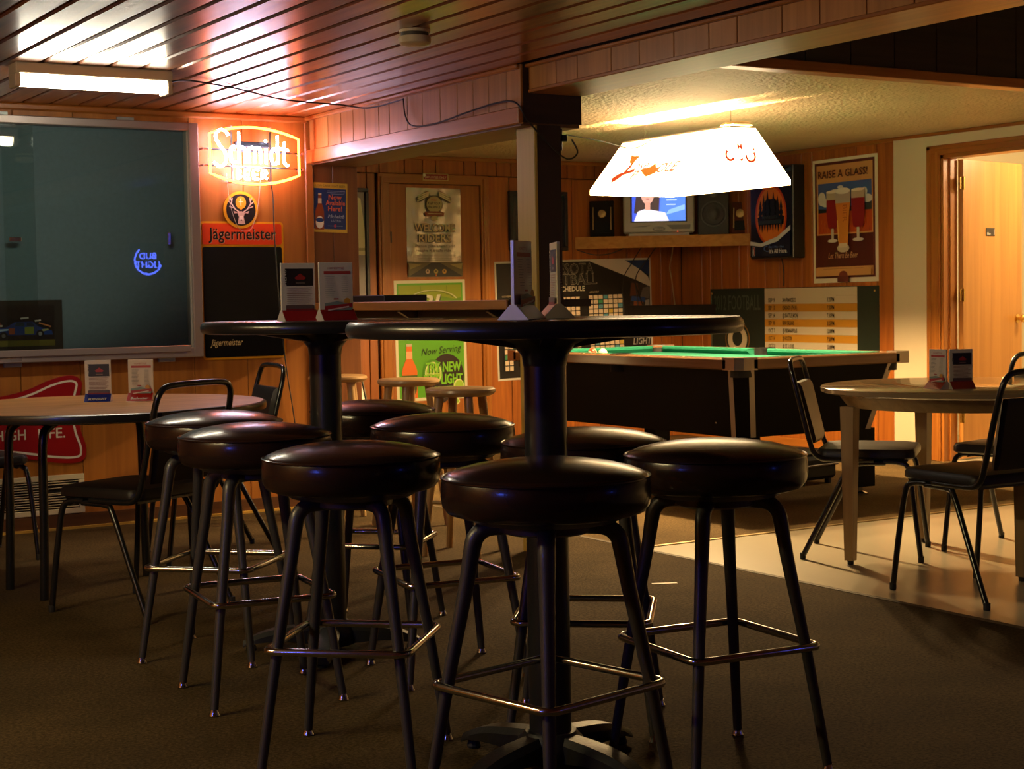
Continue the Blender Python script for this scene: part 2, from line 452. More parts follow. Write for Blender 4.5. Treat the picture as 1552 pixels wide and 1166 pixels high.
# right-hand wall: wood panels up to the white section with the washroom doorway
DOOR_A, DOOR_B, DOOR_H = 6.78, 7.60, 2.03
wr = struct(MB().box(XR+.012, 8.03, 0, XR+.12, YEND, 2.75), 'wall_right', GROOVE, 'wood-panelled wall holding the beer and football posters')
panelled(wr, 8.035, YB, [0.16, 0.20, 0.105, 0.21, 0.14, 0.11, 0.25], lambda a, b: MB().rbox(XR, a, 0, XR+.014, b, ZP, .003), PANEL, 0.006)
MB().rbox(XR-.012, 8.03, ZP-.028, XR+.004, YB, ZP, .005).build('cornice_moulding', TRIM_Y, wr)
ww = MB()
ww.box(XR-.004, DOOR_B, 0, XR+.12, 8.03, ZP+.55)
ww.box(XR-.004, DOOR_A, DOOR_H, XR+.12, DOOR_B, ZP+.55)
ww.box(XR-.004, YN, 0, XR+.12, DOOR_A, ZP+.55)
wwo = struct(ww, 'wall_washroom', CREAM, 'cream painted wall around the washroom doorway')
MB().rbox(XR-.016, YF, ZP-.022, XR+.0, 8.03, ZP, .004).build('cornice_moulding', TRIM_Y, wwo)
bbr = struct(MB().rbox(XR-.018, DOOR_B+.12, 0.0, XR-.003, 8.03, 0.075, .004), 'baseboard_right', TRIM_Y, 'stained baseboard under the cream wall')
MB().rbox(XR-.014, 8.035, 0.0, XR+.0, YB, 0.06, .004).build('board', TRIM_Y, bbr)
# doorway casing
dc = struct(MB().box(XR-.004, DOOR_B-.022, 0, XR+.124, DOOR_B+.001, DOOR_H), 'trim_1', TRIM_Z, 'stained casing around the washroom doorway')
MB().box(XR-.004, DOOR_A-.001, 0, XR+.124, DOOR_A+.022, DOOR_H).build('jamb', TRIM_Z, dc)
MB().box(XR-.004, DOOR_A, DOOR_H-.022, XR+.124, DOOR_B, DOOR_H+.001).build('head_jamb', TRIM_Y, dc)
MB().box(XR+.05, DOOR_B-.034, 0, XR+.085, DOOR_B-.022, DOOR_H-.022).build('door_stop', TRIM_Z, dc)
for y0, y1 in ((DOOR_B, DOOR_B+.115), (DOOR_A-.115, DOOR_A)):
    o = MB().rbox(XR-.018, y0, 0, XR-.003, y1, DOOR_H+.065, .004).build('casing', TRIM_Z, dc)
    MB().rbox(XR-.026, y0+.075, 0, XR-.015, y0+.112, DOOR_H+.062, .004).build('bead', TRIM_Z, o)
    MB().rbox(XR-.023, y0+.01, 0, XR-.015, y0+.035, DOOR_H+.02, .003).build('bead', TRIM_Z, o)
o = MB().rbox(XR-.019, DOOR_A-.115, DOOR_H, XR-.003, DOOR_B+.115, DOOR_H+.065, .004).build('head_casing', TRIM_Y, dc)
MB().rbox(XR-.026, DOOR_A-.11, DOOR_H+.035, XR-.016, DOOR_B+.11, DOOR_H+.062, .004).build('bead', TRIM_Y, o)
# washroom shell behind the doorway
wsh = MB()
wsh.box(10.5, 5.6, 0, 10.6, 9.0, 2.5); wsh.box(XR+.12, 8.9, 0, 10.5, 9.0, 2.5); wsh.box(XR+.12, 5.6, 0, 10.5, 5.7, 2.5)
struct(wsh, 'wall_washroom_inside', mat('washroom_paint', (0.78, 0.70, 0.50), 0.5), 'pale painted washroom walls seen through the doorway')
struct(MB().box(XR+.12, 5.6, 2.45, 10.6, 9.0, 2.55), 'ceiling_washroom', CREAM, 'washroom ceiling')
# walls out of view that close the room
struct(MB().box(XW-.12, YN-.12, 0, XW, YL+.1, 2.75), 'wall_side', PLY, 'plywood wall of the bar out of view')
struct(MB().box(XW, YN-.12, 0, XR+.12, YN, 2.75), 'wall_rear', PLY, 'plywood wall opposite the display case')
struct(MB().box(1.4, YL+.13, 0, 1.5, YEND, 2.75), 'wall_store', PLY, 'plywood end wall of the passage')

# ---------------- ceilings
ceil = struct(MB().box(XW, YN, ZC+.012, XBEAM+.02, YL+.13, ZC+.09), 'ceiling', GROOVE_C, 'varnished plank ceiling over the bar tables')
pw = 0.1405; n_pl = int((XBEAM-XW)/pw)
for i in range(n_pl+1):
    x0 = XBEAM-(i+1)*pw+.008; x1 = XBEAM-i*pw-.008
    if x1 < XW: break
    x0 = max(x0, XW); c = 0.007
    prof = [(x0, ZC+.02), (x1, ZC+.02), (x1, ZC+c), (x1-c, ZC), (x0+c, ZC), (x0, ZC+c)]
    MB().add([(x, YN, z) for x, z in prof]+[(x, YL, z) for x, z in prof],
             [tuple(range(6)), tuple(range(11, 5, -1))]+[(k, 6+k, 6+(k+1) % 6, (k+1) % 6) for k in range(6)]).build('plank', PLANK, ceil)
TEXTURED = mat('textured_ceiling', (0.66, 0.49, 0.30), 0.5, 0, 0, 1.0, 42, 0.14, 3.0, 0.5, 0.025)
struct(MB().box(4.0, YF, ZP, XR, YB+.02, ZP+.06), 'ceiling_pool', TEXTURED, 'cream textured ceiling over the pool table')
struct(MB().box(1.4, YL+.0, ZP, 4.0, YB+.02, ZP+.06), 'ceiling_passage', TEXTURED, 'cream ceiling over the passage')
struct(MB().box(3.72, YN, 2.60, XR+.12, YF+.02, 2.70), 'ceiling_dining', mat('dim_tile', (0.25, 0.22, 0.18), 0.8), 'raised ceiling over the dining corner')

# ---------------- beams and post
YP = 5.918
b1 = struct(MB().box(XBEAM+.012, YP, 1.892, 4.035, YL+.02, ZP+.03), 'trim_2', DARKWOOD, 'boxed beam between the plywood wall and the post')  # dark wood paints the beam's end face as unlit
panelled(b1, YP, YL-.03, [0.115, 0.155, 0.135, 0.145, 0.16, 0.175, 0.15, 0.19], lambda a, b: MB().rbox(XBEAM, a, 1.955, XBEAM+.014, b, ZC, .002), FASCIA, 0.004)
MB().rbox(XBEAM-.014, YP+.004, 1.885, XBEAM+.014, YL-.0, 1.957, .004).build('lower_board', TRIM_Y, b1)
MB().rbox(XBEAM-.022, YP+.004, ZC-.022, XBEAM+.004, YL-.0, ZC, .006).build('upper_moulding', TRIM_Y, b1)
MB().box(XBEAM+.012, YP+.02, 1.878, 4.035, YL-.0, 1.892).build('soffit', wood('soffit_wood', (0.15, 0.065, 0.02), (0.22, 0.10, 0.03), 'Y', 0.5), b1)
b2 = struct(MB().box(XBEAM+.052, YN, 2.03, 4.03, YP, 2.62), 'trim_3', DARKWOOD, 'boxed beam running from the post over the dining corner')
panelled(b2, YN, YP-.002, [0.22, 0.19, 0.24, 0.16, 0.21], lambda a, b: MB().rbox(XBEAM+.04, a, 2.03, XBEAM+.054, b, ZC, .002), FASCIA, 0.004)
MB().rbox(XBEAM+.036, YN, 2.016, 4.036, YP-.002, 2.032, .003).build('soffit', TRIM_Y, b2)
MB().rbox(XBEAM+.02, YN, ZC-.016, XBEAM+.042, YP, ZC, .004).build('upper_moulding', TRIM_Y, b2)
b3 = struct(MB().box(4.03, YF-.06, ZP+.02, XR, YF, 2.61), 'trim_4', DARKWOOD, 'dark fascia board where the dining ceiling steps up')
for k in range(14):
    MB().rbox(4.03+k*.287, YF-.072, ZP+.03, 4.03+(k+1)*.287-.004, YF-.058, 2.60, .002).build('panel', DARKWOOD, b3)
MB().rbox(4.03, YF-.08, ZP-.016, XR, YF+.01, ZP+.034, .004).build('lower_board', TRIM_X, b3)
post = struct(MB().box(3.812, 5.935, 0, 3.935, 6.075, 1.885), 'support_post', mat('post_shaded', (0.035, 0.020, 0.012), 0.5, 0, 0, .1, 60), 'wooden post holding up the ceiling beam')  # dark body colour stands for the post's unlit face
MB().rbox(3.795, 5.932, 0, 3.812, 6.08, 1.884, .003).build('lit_side_board', POST_LIT, post)  # pale board added to paint this side of the post as lit

# ================================================================== luminaires
# fluorescent batten on the plank ceiling
HOUS = mat('fixture_enamel', (0.75, 0.68, 0.5), 0.4)
def fluorescent(loc, rz, label, half, gm):
    fl = empty('fluorescent_light', loc, rz, label, 'ceiling light')
    part(MB().rbox(-half-.025, -.06, -.045, half+.025, .06, 0, .004), 'housing', HOUS, fl)
    mb = MB(); prof = [(.046*math.cos(R(a)), -.047-.048*math.sin(R(a))) for a in range(0, 181, 15)]
    n = len(prof)
    mb.add([(-half, y, z) for y, z in prof]+[(half, y, z) for y, z in prof], [(i, i+1, n+i+1, n+i) for i in range(n-1)]+[tuple(range(n-1, -1, -1)), tuple(range(n, 2*n))])
    part(mb, 'tube_cover', gm, fl, True)
    for s in (-1, 1):
        part(MB().rbox(s*(half+.015)-.012, -.055, -.10, s*(half+.015)+.012, .055, -.045, .004), 'end_cap', HOUS, fl)
    part(MB().tube([(half+.025, .0, -.06), (half+.05, 0, -.06)], .006), 'pull_switch', HOUS, fl)
    return fl
FL = fluorescent((2.125, 6.80, ZC), 0, 'short white fluorescent ceiling fixture with glowing tube cover', .31, glow('fluorescent_glow', (1.0, 0.90, 0.70), FLUOR))
fluorescent((-.65, 4.1, ZC), PI/2, 'longer yellowish fluorescent ceiling fixture beside the bar stools, out of the frame', .60, glow('yellow_fluorescent_glow', (1.0, 0.82, 0.40), FLUOR_SIDE))

# rectangular shade over the pool table
LX, LY, LZ = 5.79, 7.42, 1.74
lamp = empty('pool_table_lamp', (LX, LY, LZ), 0, 'glowing white tapered shade hung over the pool table', 'lamp')
shade_m = bpy.data.materials.new('backlit_shade'); shade_m.use_nodes = True
_b = shade_m.node_tree.nodes['Principled BSDF']
_b.inputs['Base Color'].default_value = (0.85, 0.8, 0.68, 1); _b.inputs['Roughness'].default_value = 0.35
_b.inputs['Emission Color'].default_value = (1.0, 0.76, 0.44, 1); _b.inputs['Emission Strength'].default_value = POOL_SHADE
BX, BY, TX, TY, HT = .305, .545, .09, .50, .315
bot = [(-BX, -BY), (BX, -BY), (BX, BY), (-BX, BY)]; top = [(-TX, -TY), (TX, -TY), (TX, TY), (-TX, TY)]
for i in range(4):
    j = (i+1) % 4
    a, b2_, c2, d2 = bot[i], bot[j], top[j], top[i]
    nrm = Vector((b2_[1]-a[1], a[0]-b2_[0], 0)).normalized()*.004
    mb = MB()
    o_ = [(a[0], a[1], 0.03), (b2_[0], b2_[1], 0.03), (c2[0], c2[1], HT), (d2[0], d2[1], HT)]
    i_ = [(p[0]-nrm.x, p[1]-nrm.y, p[2]) for p in o_]
    mb.add(o_+i_, [(0, 1, 2, 3), (7, 6, 5, 4), (0, 4, 5, 1), (2, 6, 7, 3), (1, 5, 6, 2), (3, 7, 4, 0)])
    so = part(mb, 'shade_panel', shade_m, lamp)
    mb = MB(); k = 1.02
    mb.add([(a[0], a[1], 0), (b2_[0], b2_[1], 0), (b2_[0], b2_[1], .03), (a[0], a[1], .03)]+[(p[0]-nrm.x*2, p[1]-nrm.y*2, z) for p, z in ((a, 0), (b2_, 0), (b2_, .03), (a, .03))],
           [(0, 1, 2, 3), (7, 6, 5, 4), (0, 4, 5, 1), (2, 6, 7, 3), (1, 5, 6, 2), (3, 7, 4, 0)])
    part(mb, 'rim', shade_m, lamp)
mb = MB()
for s in (-1, 1):
    mb.box(s*TX-.004, -TY, HT-.004, s*TX+.004, TY, HT+.004); mb.box(-TX, s*TY-.004, HT-.0045, TX, s*TY+.004, HT+.0045)
    mb.box(-TX, s*.40-.008, HT-.003, TX, s*.40+.008, HT+.003)
part(mb, 'top_frame', mat('shade_top', (.75, .7, .55), .5), lamp)
part(MB().lathe([(0, HT+.03), (.07, HT+.028), (.085, HT+.018), (.09, HT+.012), (.02, HT+.006)], 20, M=Matrix.Translation((0, -TY+.05, 0))), 'canopy_cap', mat('shade_cap', (.6, .5, .3), .4, .4), lamp, True)
for s in (-1, 1):
    part(MB().tube([(0, s*.40, HT), (0, s*.40, ZP-LZ)], .0025, 6), 'hanger_chain', CHROME, lamp)
# prints on the long near side of the shade
ux = Vector((0, -1, 0)); uy = Vector((BX-TX, 0, HT-.03)).normalized(); uz = ux.cross(uy)
PRM = Matrix(((ux.x, uy.x, uz.x, -BX-.002), (ux.y, uy.y, uz.y, 0), (ux.z, uy.z, uz.z, .03), (0, 0, 0, 1)))
RD = '#e8431a'; OR = '#ef7f1d'
def lx_(p): return (p[0]*1.22+.175, p[1]*1.08)
a = Art(0.003, 1.0)
a.line([lx_(p) for p in ((-.365, .20), (-.345, .165), (-.35, .13), (-.37, .09), (-.40, .06), (-.43, .042), (-.44, .06), (-.41, .08), (-.36, .092), (-.29, .105))], .026, RD)
a.poly([lx_(p) for p in ((-.40, .225), (-.37, .21), (-.315, .205), (-.345, .155), (-.375, .165))], OR)
a.text('osé', -.13, .113, .10, '#f2b090', shear=.3, bold=.01)
a.build(lamp, 'shade_print').matrix_local = PRM
a = Art(0.004, 1.0)
a.poly([lx_(p) for p in ((-.24, .10), (-.17, .115), (-.145, .135), (-.115, .10), (-.085, .11), (-.10, .065), (-.16, .045), (-.20, .07))], OR)
a.text('P', -.15, .038, .10, '#e89a70', shear=.3, bold=.02); a.text('OLE', .15, .07, .10, '#e8956a', shear=.3, bold=.02)
a.build(lamp, 'shade_print').matrix_local = PRM
ux = Vector((1, 0, 0)); uy = Vector((0, BY-TY, HT-.03)).normalized(); uz = ux.cross(uy)
PRE = Matrix(((ux.x, uy.x, uz.x, -.03), (ux.y, uy.y, uz.y, -BY-.002), (ux.z, uy.z, uz.z, .03), (0, 0, 0, 1)))
a = Art(0.003, 1.0)
a.line(arc(-.085, .125, .028, 120, 330, 8), .014, RD); a.line(arc(.06, .125, .032, 170, 400, 10), .014, RD)
a.text('M', -.012, .158, .05, RD, bold=.02); a.poly([(-.02, .105), (.005, .112), (-.006, .085)], RD); a.poly([(.075, .165), (.095, .17), (.09, .155)], RD)
a.build(lamp, 'shade_print').matrix_local = PRE
for k in range(3):
    part(MB().lathe([(0, -.045), (.02, -.042), (.032, -.02), (.03, 0), (.014, .03), (.013, .05), (0, .05)], 14, M=Matrix.Translation((0, (k-1)*.33, .16))), 'bulb', glow('bulb_glow', (1.0, 0.66, 0.30), POOL_BULB), lamp, True)
    part(MB().tube([(0, (k-1)*.33, .21), (0, (k-1)*.33, HT)], .012, 8), 'bulb_socket', BRASS, lamp)
# ---------------- neon beer sign on the plywood wall
def neon_tube(strokes, r, z=0.0, k=4):
    mb = MB()
    for st in strokes:
        mb.tube([(x, y, z) for x, y in [(p[0], p[1]) for p in smooth_path([(q[0], q[1], 0) for q in st], k)]], r, 8)
    return mb
ns = empty('neon_sign', (3.37, YL-.10, 1.912), 0, 'lit neon beer sign with orange border and white script above chalkboard', 'neon sign', mtx=ON_Y)
w2, h2 = .252, .118
def bow(t): return .026*(1-t*t)
N_ = 14
pts = [(-w2+2*w2*i/N_, .108+.046*(1-(2*i/N_-1)**2)-.014*(i/N_)) for i in range(N_+1)]
pts += [(w2-2*w2*i/N_, -.100-.052*(1-(2*i/N_-1)**2)) for i in range(0, N_+1)]
part(MB().tube([(x, y, 0) for x, y in pts], .0065, 8, closed=True), 'border_tube', glow('neon_orange', (1.0, 0.16, 0.02), NEON_RED), ns, True)
WH = glow('neon_white', (0.72, 0.72, 1.0), NEON_WHITE)
letters = [
 [[(-.135, .070), (-.15, .088), (-.175, .092), (-.195, .078), (-.198, .055), (-.18, .028), (-.155, .0), (-.148, -.03), (-.16, -.055), (-.185, -.062), (-.21, -.045)]],
 [[(-.098, .02), (-.112, .024), (-.124, .01), (-.124, -.03), (-.112, -.044), (-.098, -.040)]],
 [[(-.082, .085), (-.082, -.044)], [(-.082, .005), (-.07, .022), (-.056, .018), (-.052, -.0), (-.052, -.044)]],
 [[(-.03, .022), (-.03, -.046)], [(-.03, .005), (-.018, .022), (-.004, .016), (-.002, -.01), (-.002, -.046)], [(-.002, .005), (.012, .022), (.026, .016), (.028, -.01), (.028, -.046)]],
 [[(.056, .018), (.056, -.046)], [(.056, .045), (.0565, .055)]],
 [[(.118, .075), (.118, -.046)], [(.118, .005), (.104, .018), (.088, .012), (.084, -.02), (.092, -.044), (.106, -.044), (.118, -.03)]],
 [[(.152, .05), (.150, -.02), (.158, -.046), (.172, -.050)], [(.134, .020), (.174, .014)]]]
for st in letters:
    st = [[(x*1.10, 1.234*(y+.062)-.062) for x, y in q] for q in st]
    part(neon_tube(st, .0070), 'letter_tube', WH, ns, True)
sub = [  # B E E R
 [[(-.100, -.066), (-.100, -.092)], [(-.100, -.066), (-.082, -.070), (-.098, -.079), (-.080, -.086), (-.100, -.092)]],
 [[(-.038, -.066), (-.062, -.066), (-.062, -.092), (-.038, -.092)], [(-.062, -.079), (-.042, -.079)]],
 [[(.004, -.066), (-.020, -.066), (-.020, -.092), (.004, -.092)], [(-.020, -.079), (.0, -.079)]],
 [[(.022, -.092), (.022, -.066), (.044, -.070), (.042, -.078), (.024, -.080), (.046, -.092)]]]
for st in sub:
    st = [[(x*1.15+.012, (y+.066)*1.75-.078) for x, y in q] for q in st]
    part(neon_tube(st, .0055, 0, 2), 'letter_tube', WH, ns, True)
fr = MB()
for y in (.03, -.055): fr.tube([(-.285, y, -.03), (.285, y-.01, -.03)], .005, 6)
for x in (-.12, .10): fr.tube([(x, .15, -.03), (x, -.14, -.03)], .005, 6)
part(fr, 'wire_frame', BLACKPAINT, ns)
part(MB().rbox(-.10, .045, -.06, .09, .075, -.02, .004), 'transformer', BLACKPLASTIC, ns)
cl = MB()
for x, y in ((-.28, .03), (-.28, -.055), (.285, .02), (.285, -.065), (-.12, .15), (.10, .15), (-.12, -.14), (.10, -.14)): cl.tube([(x, y, -.095), (x, y, -.02)], .006, 6)
part(cl, 'standoff', mat('clear_standoff', (.5, .25, .25), .3), ns)
crd = MB().tube(smooth_path([(3.47, YL-.03, 1.80), (3.50, YL-.02, 1.72), (3.50, YL-.03, 1.5), (3.52, YL-.03, 1.1), (3.55, YL-.025, 0.8), (3.60, YL-.02, .45), (3.63, YL-.02, .1)], 6), .0035, 6)
under(crd.build('power_cord', CABLE), ns)
st = MB().tube(smooth_path([(3.235, YL-.03, 1.82), (3.25, YL-.03, 1.66), (3.29, YL-.03, 1.54), (3.335, YL-.03, 1.515), (3.375, YL-.03, 1.54), (3.41, YL-.03, 1.66), (3.43, YL-.03, 1.82)], 6), .0012, 5)
tag(st.build('pull_string', mat('pale_string', (.6, .5, .4), .6)), 'thin pale string looped under the neon sign', 'string')
# blue neon sign on the rear wall (seen as a reflection in the display case)
def blue_neon(loc, mtx, label, strength, sc_):
    e = empty('neon_sign', loc, 0, label, 'neon sign', mtx=mtx)
    e.scale = (sc_, sc_, sc_)
    BL = glow('neon_blue_%d' % strength, (0.08, 0.14, 1.0), strength)
    part(MB().tube([(.19*math.cos(R(a)), .19*math.sin(R(a)), 0) for a in range(200, 420, 10)], .012, 8), 'ring_tube', BL, e, True)
    v, f = text_polys('BUD', .13, .01)
    for body, y in (('BUD', .02), ('LIGHT', -.10)):
        v, f = text_polys(body, .125, .012); w = max(p[0] for p in v)
        part(extrude_flat(v, f, -.012, 0, -w/2, y), 'lettering', BL, e)
    part(MB().rbox(-.24, -.24, -.05, .24, .24, -.03, .005), 'backing', BLACKPLASTIC, e)
    return e
FACE_PY = Matrix(((-1, 0, 0), (0, 0, 1), (0, 1, 0)))       # facing +Y
FACE_PX = Matrix(((0, 0, 1), (1, 0, 0), (0, 1, 0)))        # facing +X
blue_neon((6.33, YN+.06, 1.65), FACE_PY, 'round blue neon beer sign mirrored in the display case glass', NEON_BLUE_REAR, .85)
blue_neon((XW+.06, 2.3, 1.45), FACE_PX, 'round blue neon beer sign lighting the bar stools', NEON_BLUE, 1.0)

# ---------------- display case
CX0, CX1, CZ0, CZ1, CD = 1.20, 3.066, 0.853, 2.072, 0.075
case = empty('display_case', ((CX0+CX1)/2, YL, CZ0), 0, 'wide aluminium-framed display case with sliding glass and blue-grey lining', 'display case')
hx = (CX1-CX0)/2; H_ = CZ1-CZ0; fw_ = .052
part(MB().box(-hx+.02, -.008, .02, hx-.02, -.002, H_-.02), 'fabric_back', mat('blue_grey_fabric', (0.165, 0.235, 0.265), 0.9, 0, 0, .6, 500, .12, 60), case)
part(MB().rbox(-hx, -CD, H_-fw_+.012, hx, -.001, H_, .004), 'top_rail', ALU, case)
part(MB().rbox(-hx, -CD, 0, hx, -.001, fw_, .004), 'bottom_rail', ALU, case)
part(MB().rbox(-hx+.02, -CD-.012, fw_-.022, hx-.075, -CD+.01, fw_+.012, .003), 'sliding_track', ALU, case)
for s in (-1, 1):
    a0, a1 = (hx-fw_, hx) if s > 0 else (-hx, -hx+fw_)
    part(MB().rbox(a0, -CD-.002, 0, a1, -.001, H_, .004), 'side_rail', ALU, case)
part(MB().box(hx-fw_-.008, -CD+.015, fw_, hx-fw_, -.008, H_-fw_+.012), 'inner_lip', mat('cream_lip', (.5, .47, .38), .5), case)
GL = clear_glass('case_glass', (.93, .97, .96))
mid = 2.135-(CX0+CX1)/2
p1 = part(MB().box(mid-.075, -.048, fw_+.006, hx-fw_+.004, -.044, H_-fw_+.01), 'glass_door', GL, case)
p2 = part(MB().box(-hx+fw_, -.060, fw_+.006, mid+.075, -.056, H_-fw_+.01), 'glass_door', GL, case)
part(MB().rbox(2.90-(CX0+CX1)/2-.009, -.058, 1.44-CZ0, 2.90-(CX0+CX1)/2+.009, -.047, 1.505-CZ0, .003), 'finger_pull', CHROME, case)
part(MB().rbox(2.108-(CX0+CX1)/2-.03, -.070, 1.452-CZ0, 2.108-(CX0+CX1)/2+.03, -.059, 1.474-CZ0, .003), 'finger_pull', CHROME, case)
for x, z in ((2.06, CZ1), (2.70, CZ1), (2.09, CZ0-.022), (2.885, CZ0-.022), (1.5, CZ1), (1.5, CZ0-.022)):
    part(MB().rbox(x-(CX0+CX1)/2-.045, -.014, z-CZ0, x-(CX0+CX1)/2+.045, -.001, z-CZ0+.022, .002), 'wall_clip', mat('clip_metal', (.45, .5, .45), .4, .5), case)
e_ = MB().box(2.09-(CX0+CX1)/2-.028, -CD-.0016, .010, 2.09-(CX0+CX1)/2+.028, -CD-.0005, .036); part(e_, 'maker_sticker', mat('sticker', (.25, .2, .2), .5), case)
# racing photograph leaning inside the case
rp = empty('racing_photograph', (2.10, YL-.018, .905), 0, 'dark-matted photograph of a blue stock car inside the display case', 'photograph', mtx=ON_Y)
part(MB().box(-.24, 0, 0, .24, .258, .006), 'mat_board', mat('dark_mat', (.03, .022, .015), .8), rp)
a = Art(.007)
a.rect(-.215, .03, .20, .235, '#1d130a'); a.rect(-.215, .03, .20, .06, '#6b6420'); a.rect(-.215, .06, .20, .095, '#2a2018')
a.poly([(-.10, .085), (-.11, .115), (-.04, .125), (.0, .15), (.09, .152), (.12, .125), (.185, .105), (.19, .085)], '#163a78')
a.poly([(.0, .13), (.01, .148), (.045, .149), (.05, .13)], '#20333a'); a.poly([(.06, .13), (.06, .149), (.085, .149), (.10, .13)], '#1c2b40')
a.rect(.05, .09, .095, .125, '#8a8a30'); a.poly([(.13, .10), (.17, .108), (.165, .115), (.135, .112)], '#a6a060')
a.oval(-.055, .083, .02, .02, '#15110e', 14); a.oval(-.055, .083, .01, .01, '#6f6a60', 10); a.oval(.125, .09, .02, .02, '#15110e', 14); a.oval(.125, .09, .01, .01, '#8f8a80', 10)
a.poly([(-.11, .10), (-.03, .11), (-.02, .118), (-.10, .114)], '#9fb8c8'); a.rect(-.03, .09, .0, .12, '#a3512f')
a.poly([(.0, .16), (.03, .178), (.08, .18), (.14, .16), (.17, .14), (.10, .15), (.05, .16)], '#0c0b0a'); a.line([(.03, .168), (.07, .172)], .008, '#c9c4b0'); a.line([(.10, .155), (.13, .158)], .008, '#d0c8b4'); a.line([(.12, .145), (.18, .125)], .008, '#b8743c')
a.poly([(-.13, .135), (-.10, .15), (-.07, .15), (-.06, .135)], '#7a3020'); a.line([(-.12, .13), (-.06, .133)], .008, '#c6bfa8')
a.build(rp, 'picture')

# ---------------- chalkboard with stag badge
jb = empty('chalkboard', (3.324, YL-.001, .832), 0, 'tall black chalkboard with orange header and round stag badge', 'sign', mtx=ON_Y)
outl = rrect(-.238, 0, .238, .735, .02)
part(MB().prism(outl, 0, .006), 'yellow_border', ink('#e0a010'), jb)
part(MB().prism(rrect(-.226, .012, .226, .60, .012), .006, .009), 'black_panel', mat('slate', (.003, .003, .003), .75, spec=.15), jb)
part(MB().prism(rrect(-.226, .612, .226, .724, .012), .006, .009), 'orange_header', ink('#e8450e'), jb)
part(MB().lathe([(0, .006), (.099, .006), (.099, .012), (0, .012)], 40, M=Matrix.Translation((-.006, .797, 0))), 'badge', ink('#e0a010'), jb)
a = Art(.0125)
def tx(x): return x-.006
a.oval(tx(0), .797, .084, .084, '#16100c', 36)
a.oval(tx(0), .835, .030, .034, '#e09a18', 22); a.poly([(tx(-.02), .82), (tx(0), .795), (tx(.02), .82)], '#e09a18')
a.rect(tx(-.002), .818, tx(.002), .858, '#f4e6c0'); a.rect(tx(-.013), .838, tx(.013), .842, '#f4e6c0')
a.poly([(tx(-.022), .716+.005), (tx(-.014), .76), (tx(-.022), .782), (tx(0), .79), (tx(.022), .782), (tx(.014), .76), (tx(.022), .721)], '#c9a990')
a.poly([(tx(-.012), .745), (tx(0), .735), (tx(.012), .745), (tx(.009), .765), (tx(-.009), .765)], '#e6d3bd'); a.oval(tx(0), .742, .006, .004, '#20140e', 10)
for s in (-1, 1):
    a.poly([(tx(s*.018), .78), (tx(s*.045), .792), (tx(s*.04), .778)], '#c9a990')
    a.line([(tx(s*.012), .785), (tx(s*.035), .80), (tx(s*.055), .83), (tx(s*.05), .86)], .006, '#d9bfa4')
    for q in ((.04, .805, .068, .815), (.05, .822, .072, .842), (.053, .84, .062, .862)):
        a.line([(tx(s*q[0]), q[1]), (tx(s*q[2]), q[3])], .005, '#d9bfa4')
a.build(jb, 'stag_emblem')
a = Art(.0095)
a.text('Jägermeister', .003, .637, .088, '#caa27a', width=.385, bold=.012)
a.text('Jägermeister', 0, .640, .088, '#140c08', width=.385, bold=.012)
a.build(jb, 'header_lettering')
a = Art(.0095)
a.text('Jägermeister', -.105, .075, .05, '#d8c48a', width=.185, shear=.35, bold=.004)
a.build(jb, 'script_lettering')

# ---------------- red bow-tie tin sign
hl = empty('tin_sign', (1.72, YL-.001, .335), 0, 'red bow-tie shaped tin beer sign with white outline below the display case', 'sign', mtx=ON_Y)
def bowtie(k):
    rt = [(0, .33), (.25, .345), (.42, .375), (.55, .425), (.64, .445), (.69, .435), (.713, .40), (.70, .34), (.685, .26), (.70, .16), (.725, .08), (.715, .02), (.66, -.0), (.55, .01), (.42, .035), (.25, .06), (0, .07)]
    c = (0, .215); out = []
    full = rt + [(-x, y) for x, y in reversed(rt[1:-1])]
    P = [p.to_2d() for p in smooth_path([(x, y, 0) for x, y in full+[full[0]]], 4)][:-1]
    return [(p.x, p.y) for p in P]
B0 = bowtie(1)
def inset(P, d):
    n = len(P); out = []
    for i in range(n):
        a_, b_ = Vector(P[i-1]), Vector(P[(i+1) % n]); t = (b_-a_).normalized(); out.append((P[i][0]+t.y*-d*-1, P[i][1]-t.x*d*1))
    return out
part(MB().prism(B0, 0, .01), 'red_panel', mat('red_enamel', (.36, .008, .010), .3, 0, .2), hl)
a = Art(.0105)
I1 = inset(B0, .028); a.line(I1+[I1[0]], .011, '#efe6cf'); a.build(hl, 'outline')
for wd_, x_, w_ in (('MILLER', .10, .22), ('HIGH', .347, .15), ('LIFE.', .5515, .135)):
    a = Art(.011); a.text(wd_, x_, .133, .072, '#e8dcc0', width=w_, bold=.012); a.build(hl, 'lettering')

# ---------------- return-air grille
vg = empty('wall_vent', (2.03, YL-.001, .078), 0, 'cream metal return-air grille low on the plywood wall', 'vent', mtx=ON_Y)
VM = mat('cream_enamel', (.68, .58, .38), .45)
W_, Hv = .80, .20
part(MB().box(-.37, .02, 0, .37, Hv-.02, .002), 'duct_opening', mat('duct_dark', (.004, .004, .004), .9), vg)
for nm, q in (('frame_bar', (-.40, 0, .40, .027)), ('frame_bar', (-.40, Hv-.027, .40, Hv)), ('frame_bar', (-.40, .027, -.372, Hv-.027)), ('frame_bar', (.372, .027, .40, Hv-.027)), ('mullion', (-.135, .027, -.118, Hv-.027)), ('mullion', (.02, .027, .037, Hv-.027)), ('mullion', (.185, .027, .202, Hv-.027)), ('mullion', (-.285, .027, -.268, Hv-.027))):
    part(MB().rbox(q[0], q[1], 0, q[2], q[3], .012, .002), nm, VM, vg)
secs = [(-.372, -.285), (-.268, -.135), (-.118, .02), (.037, .185), (.202, .372)]
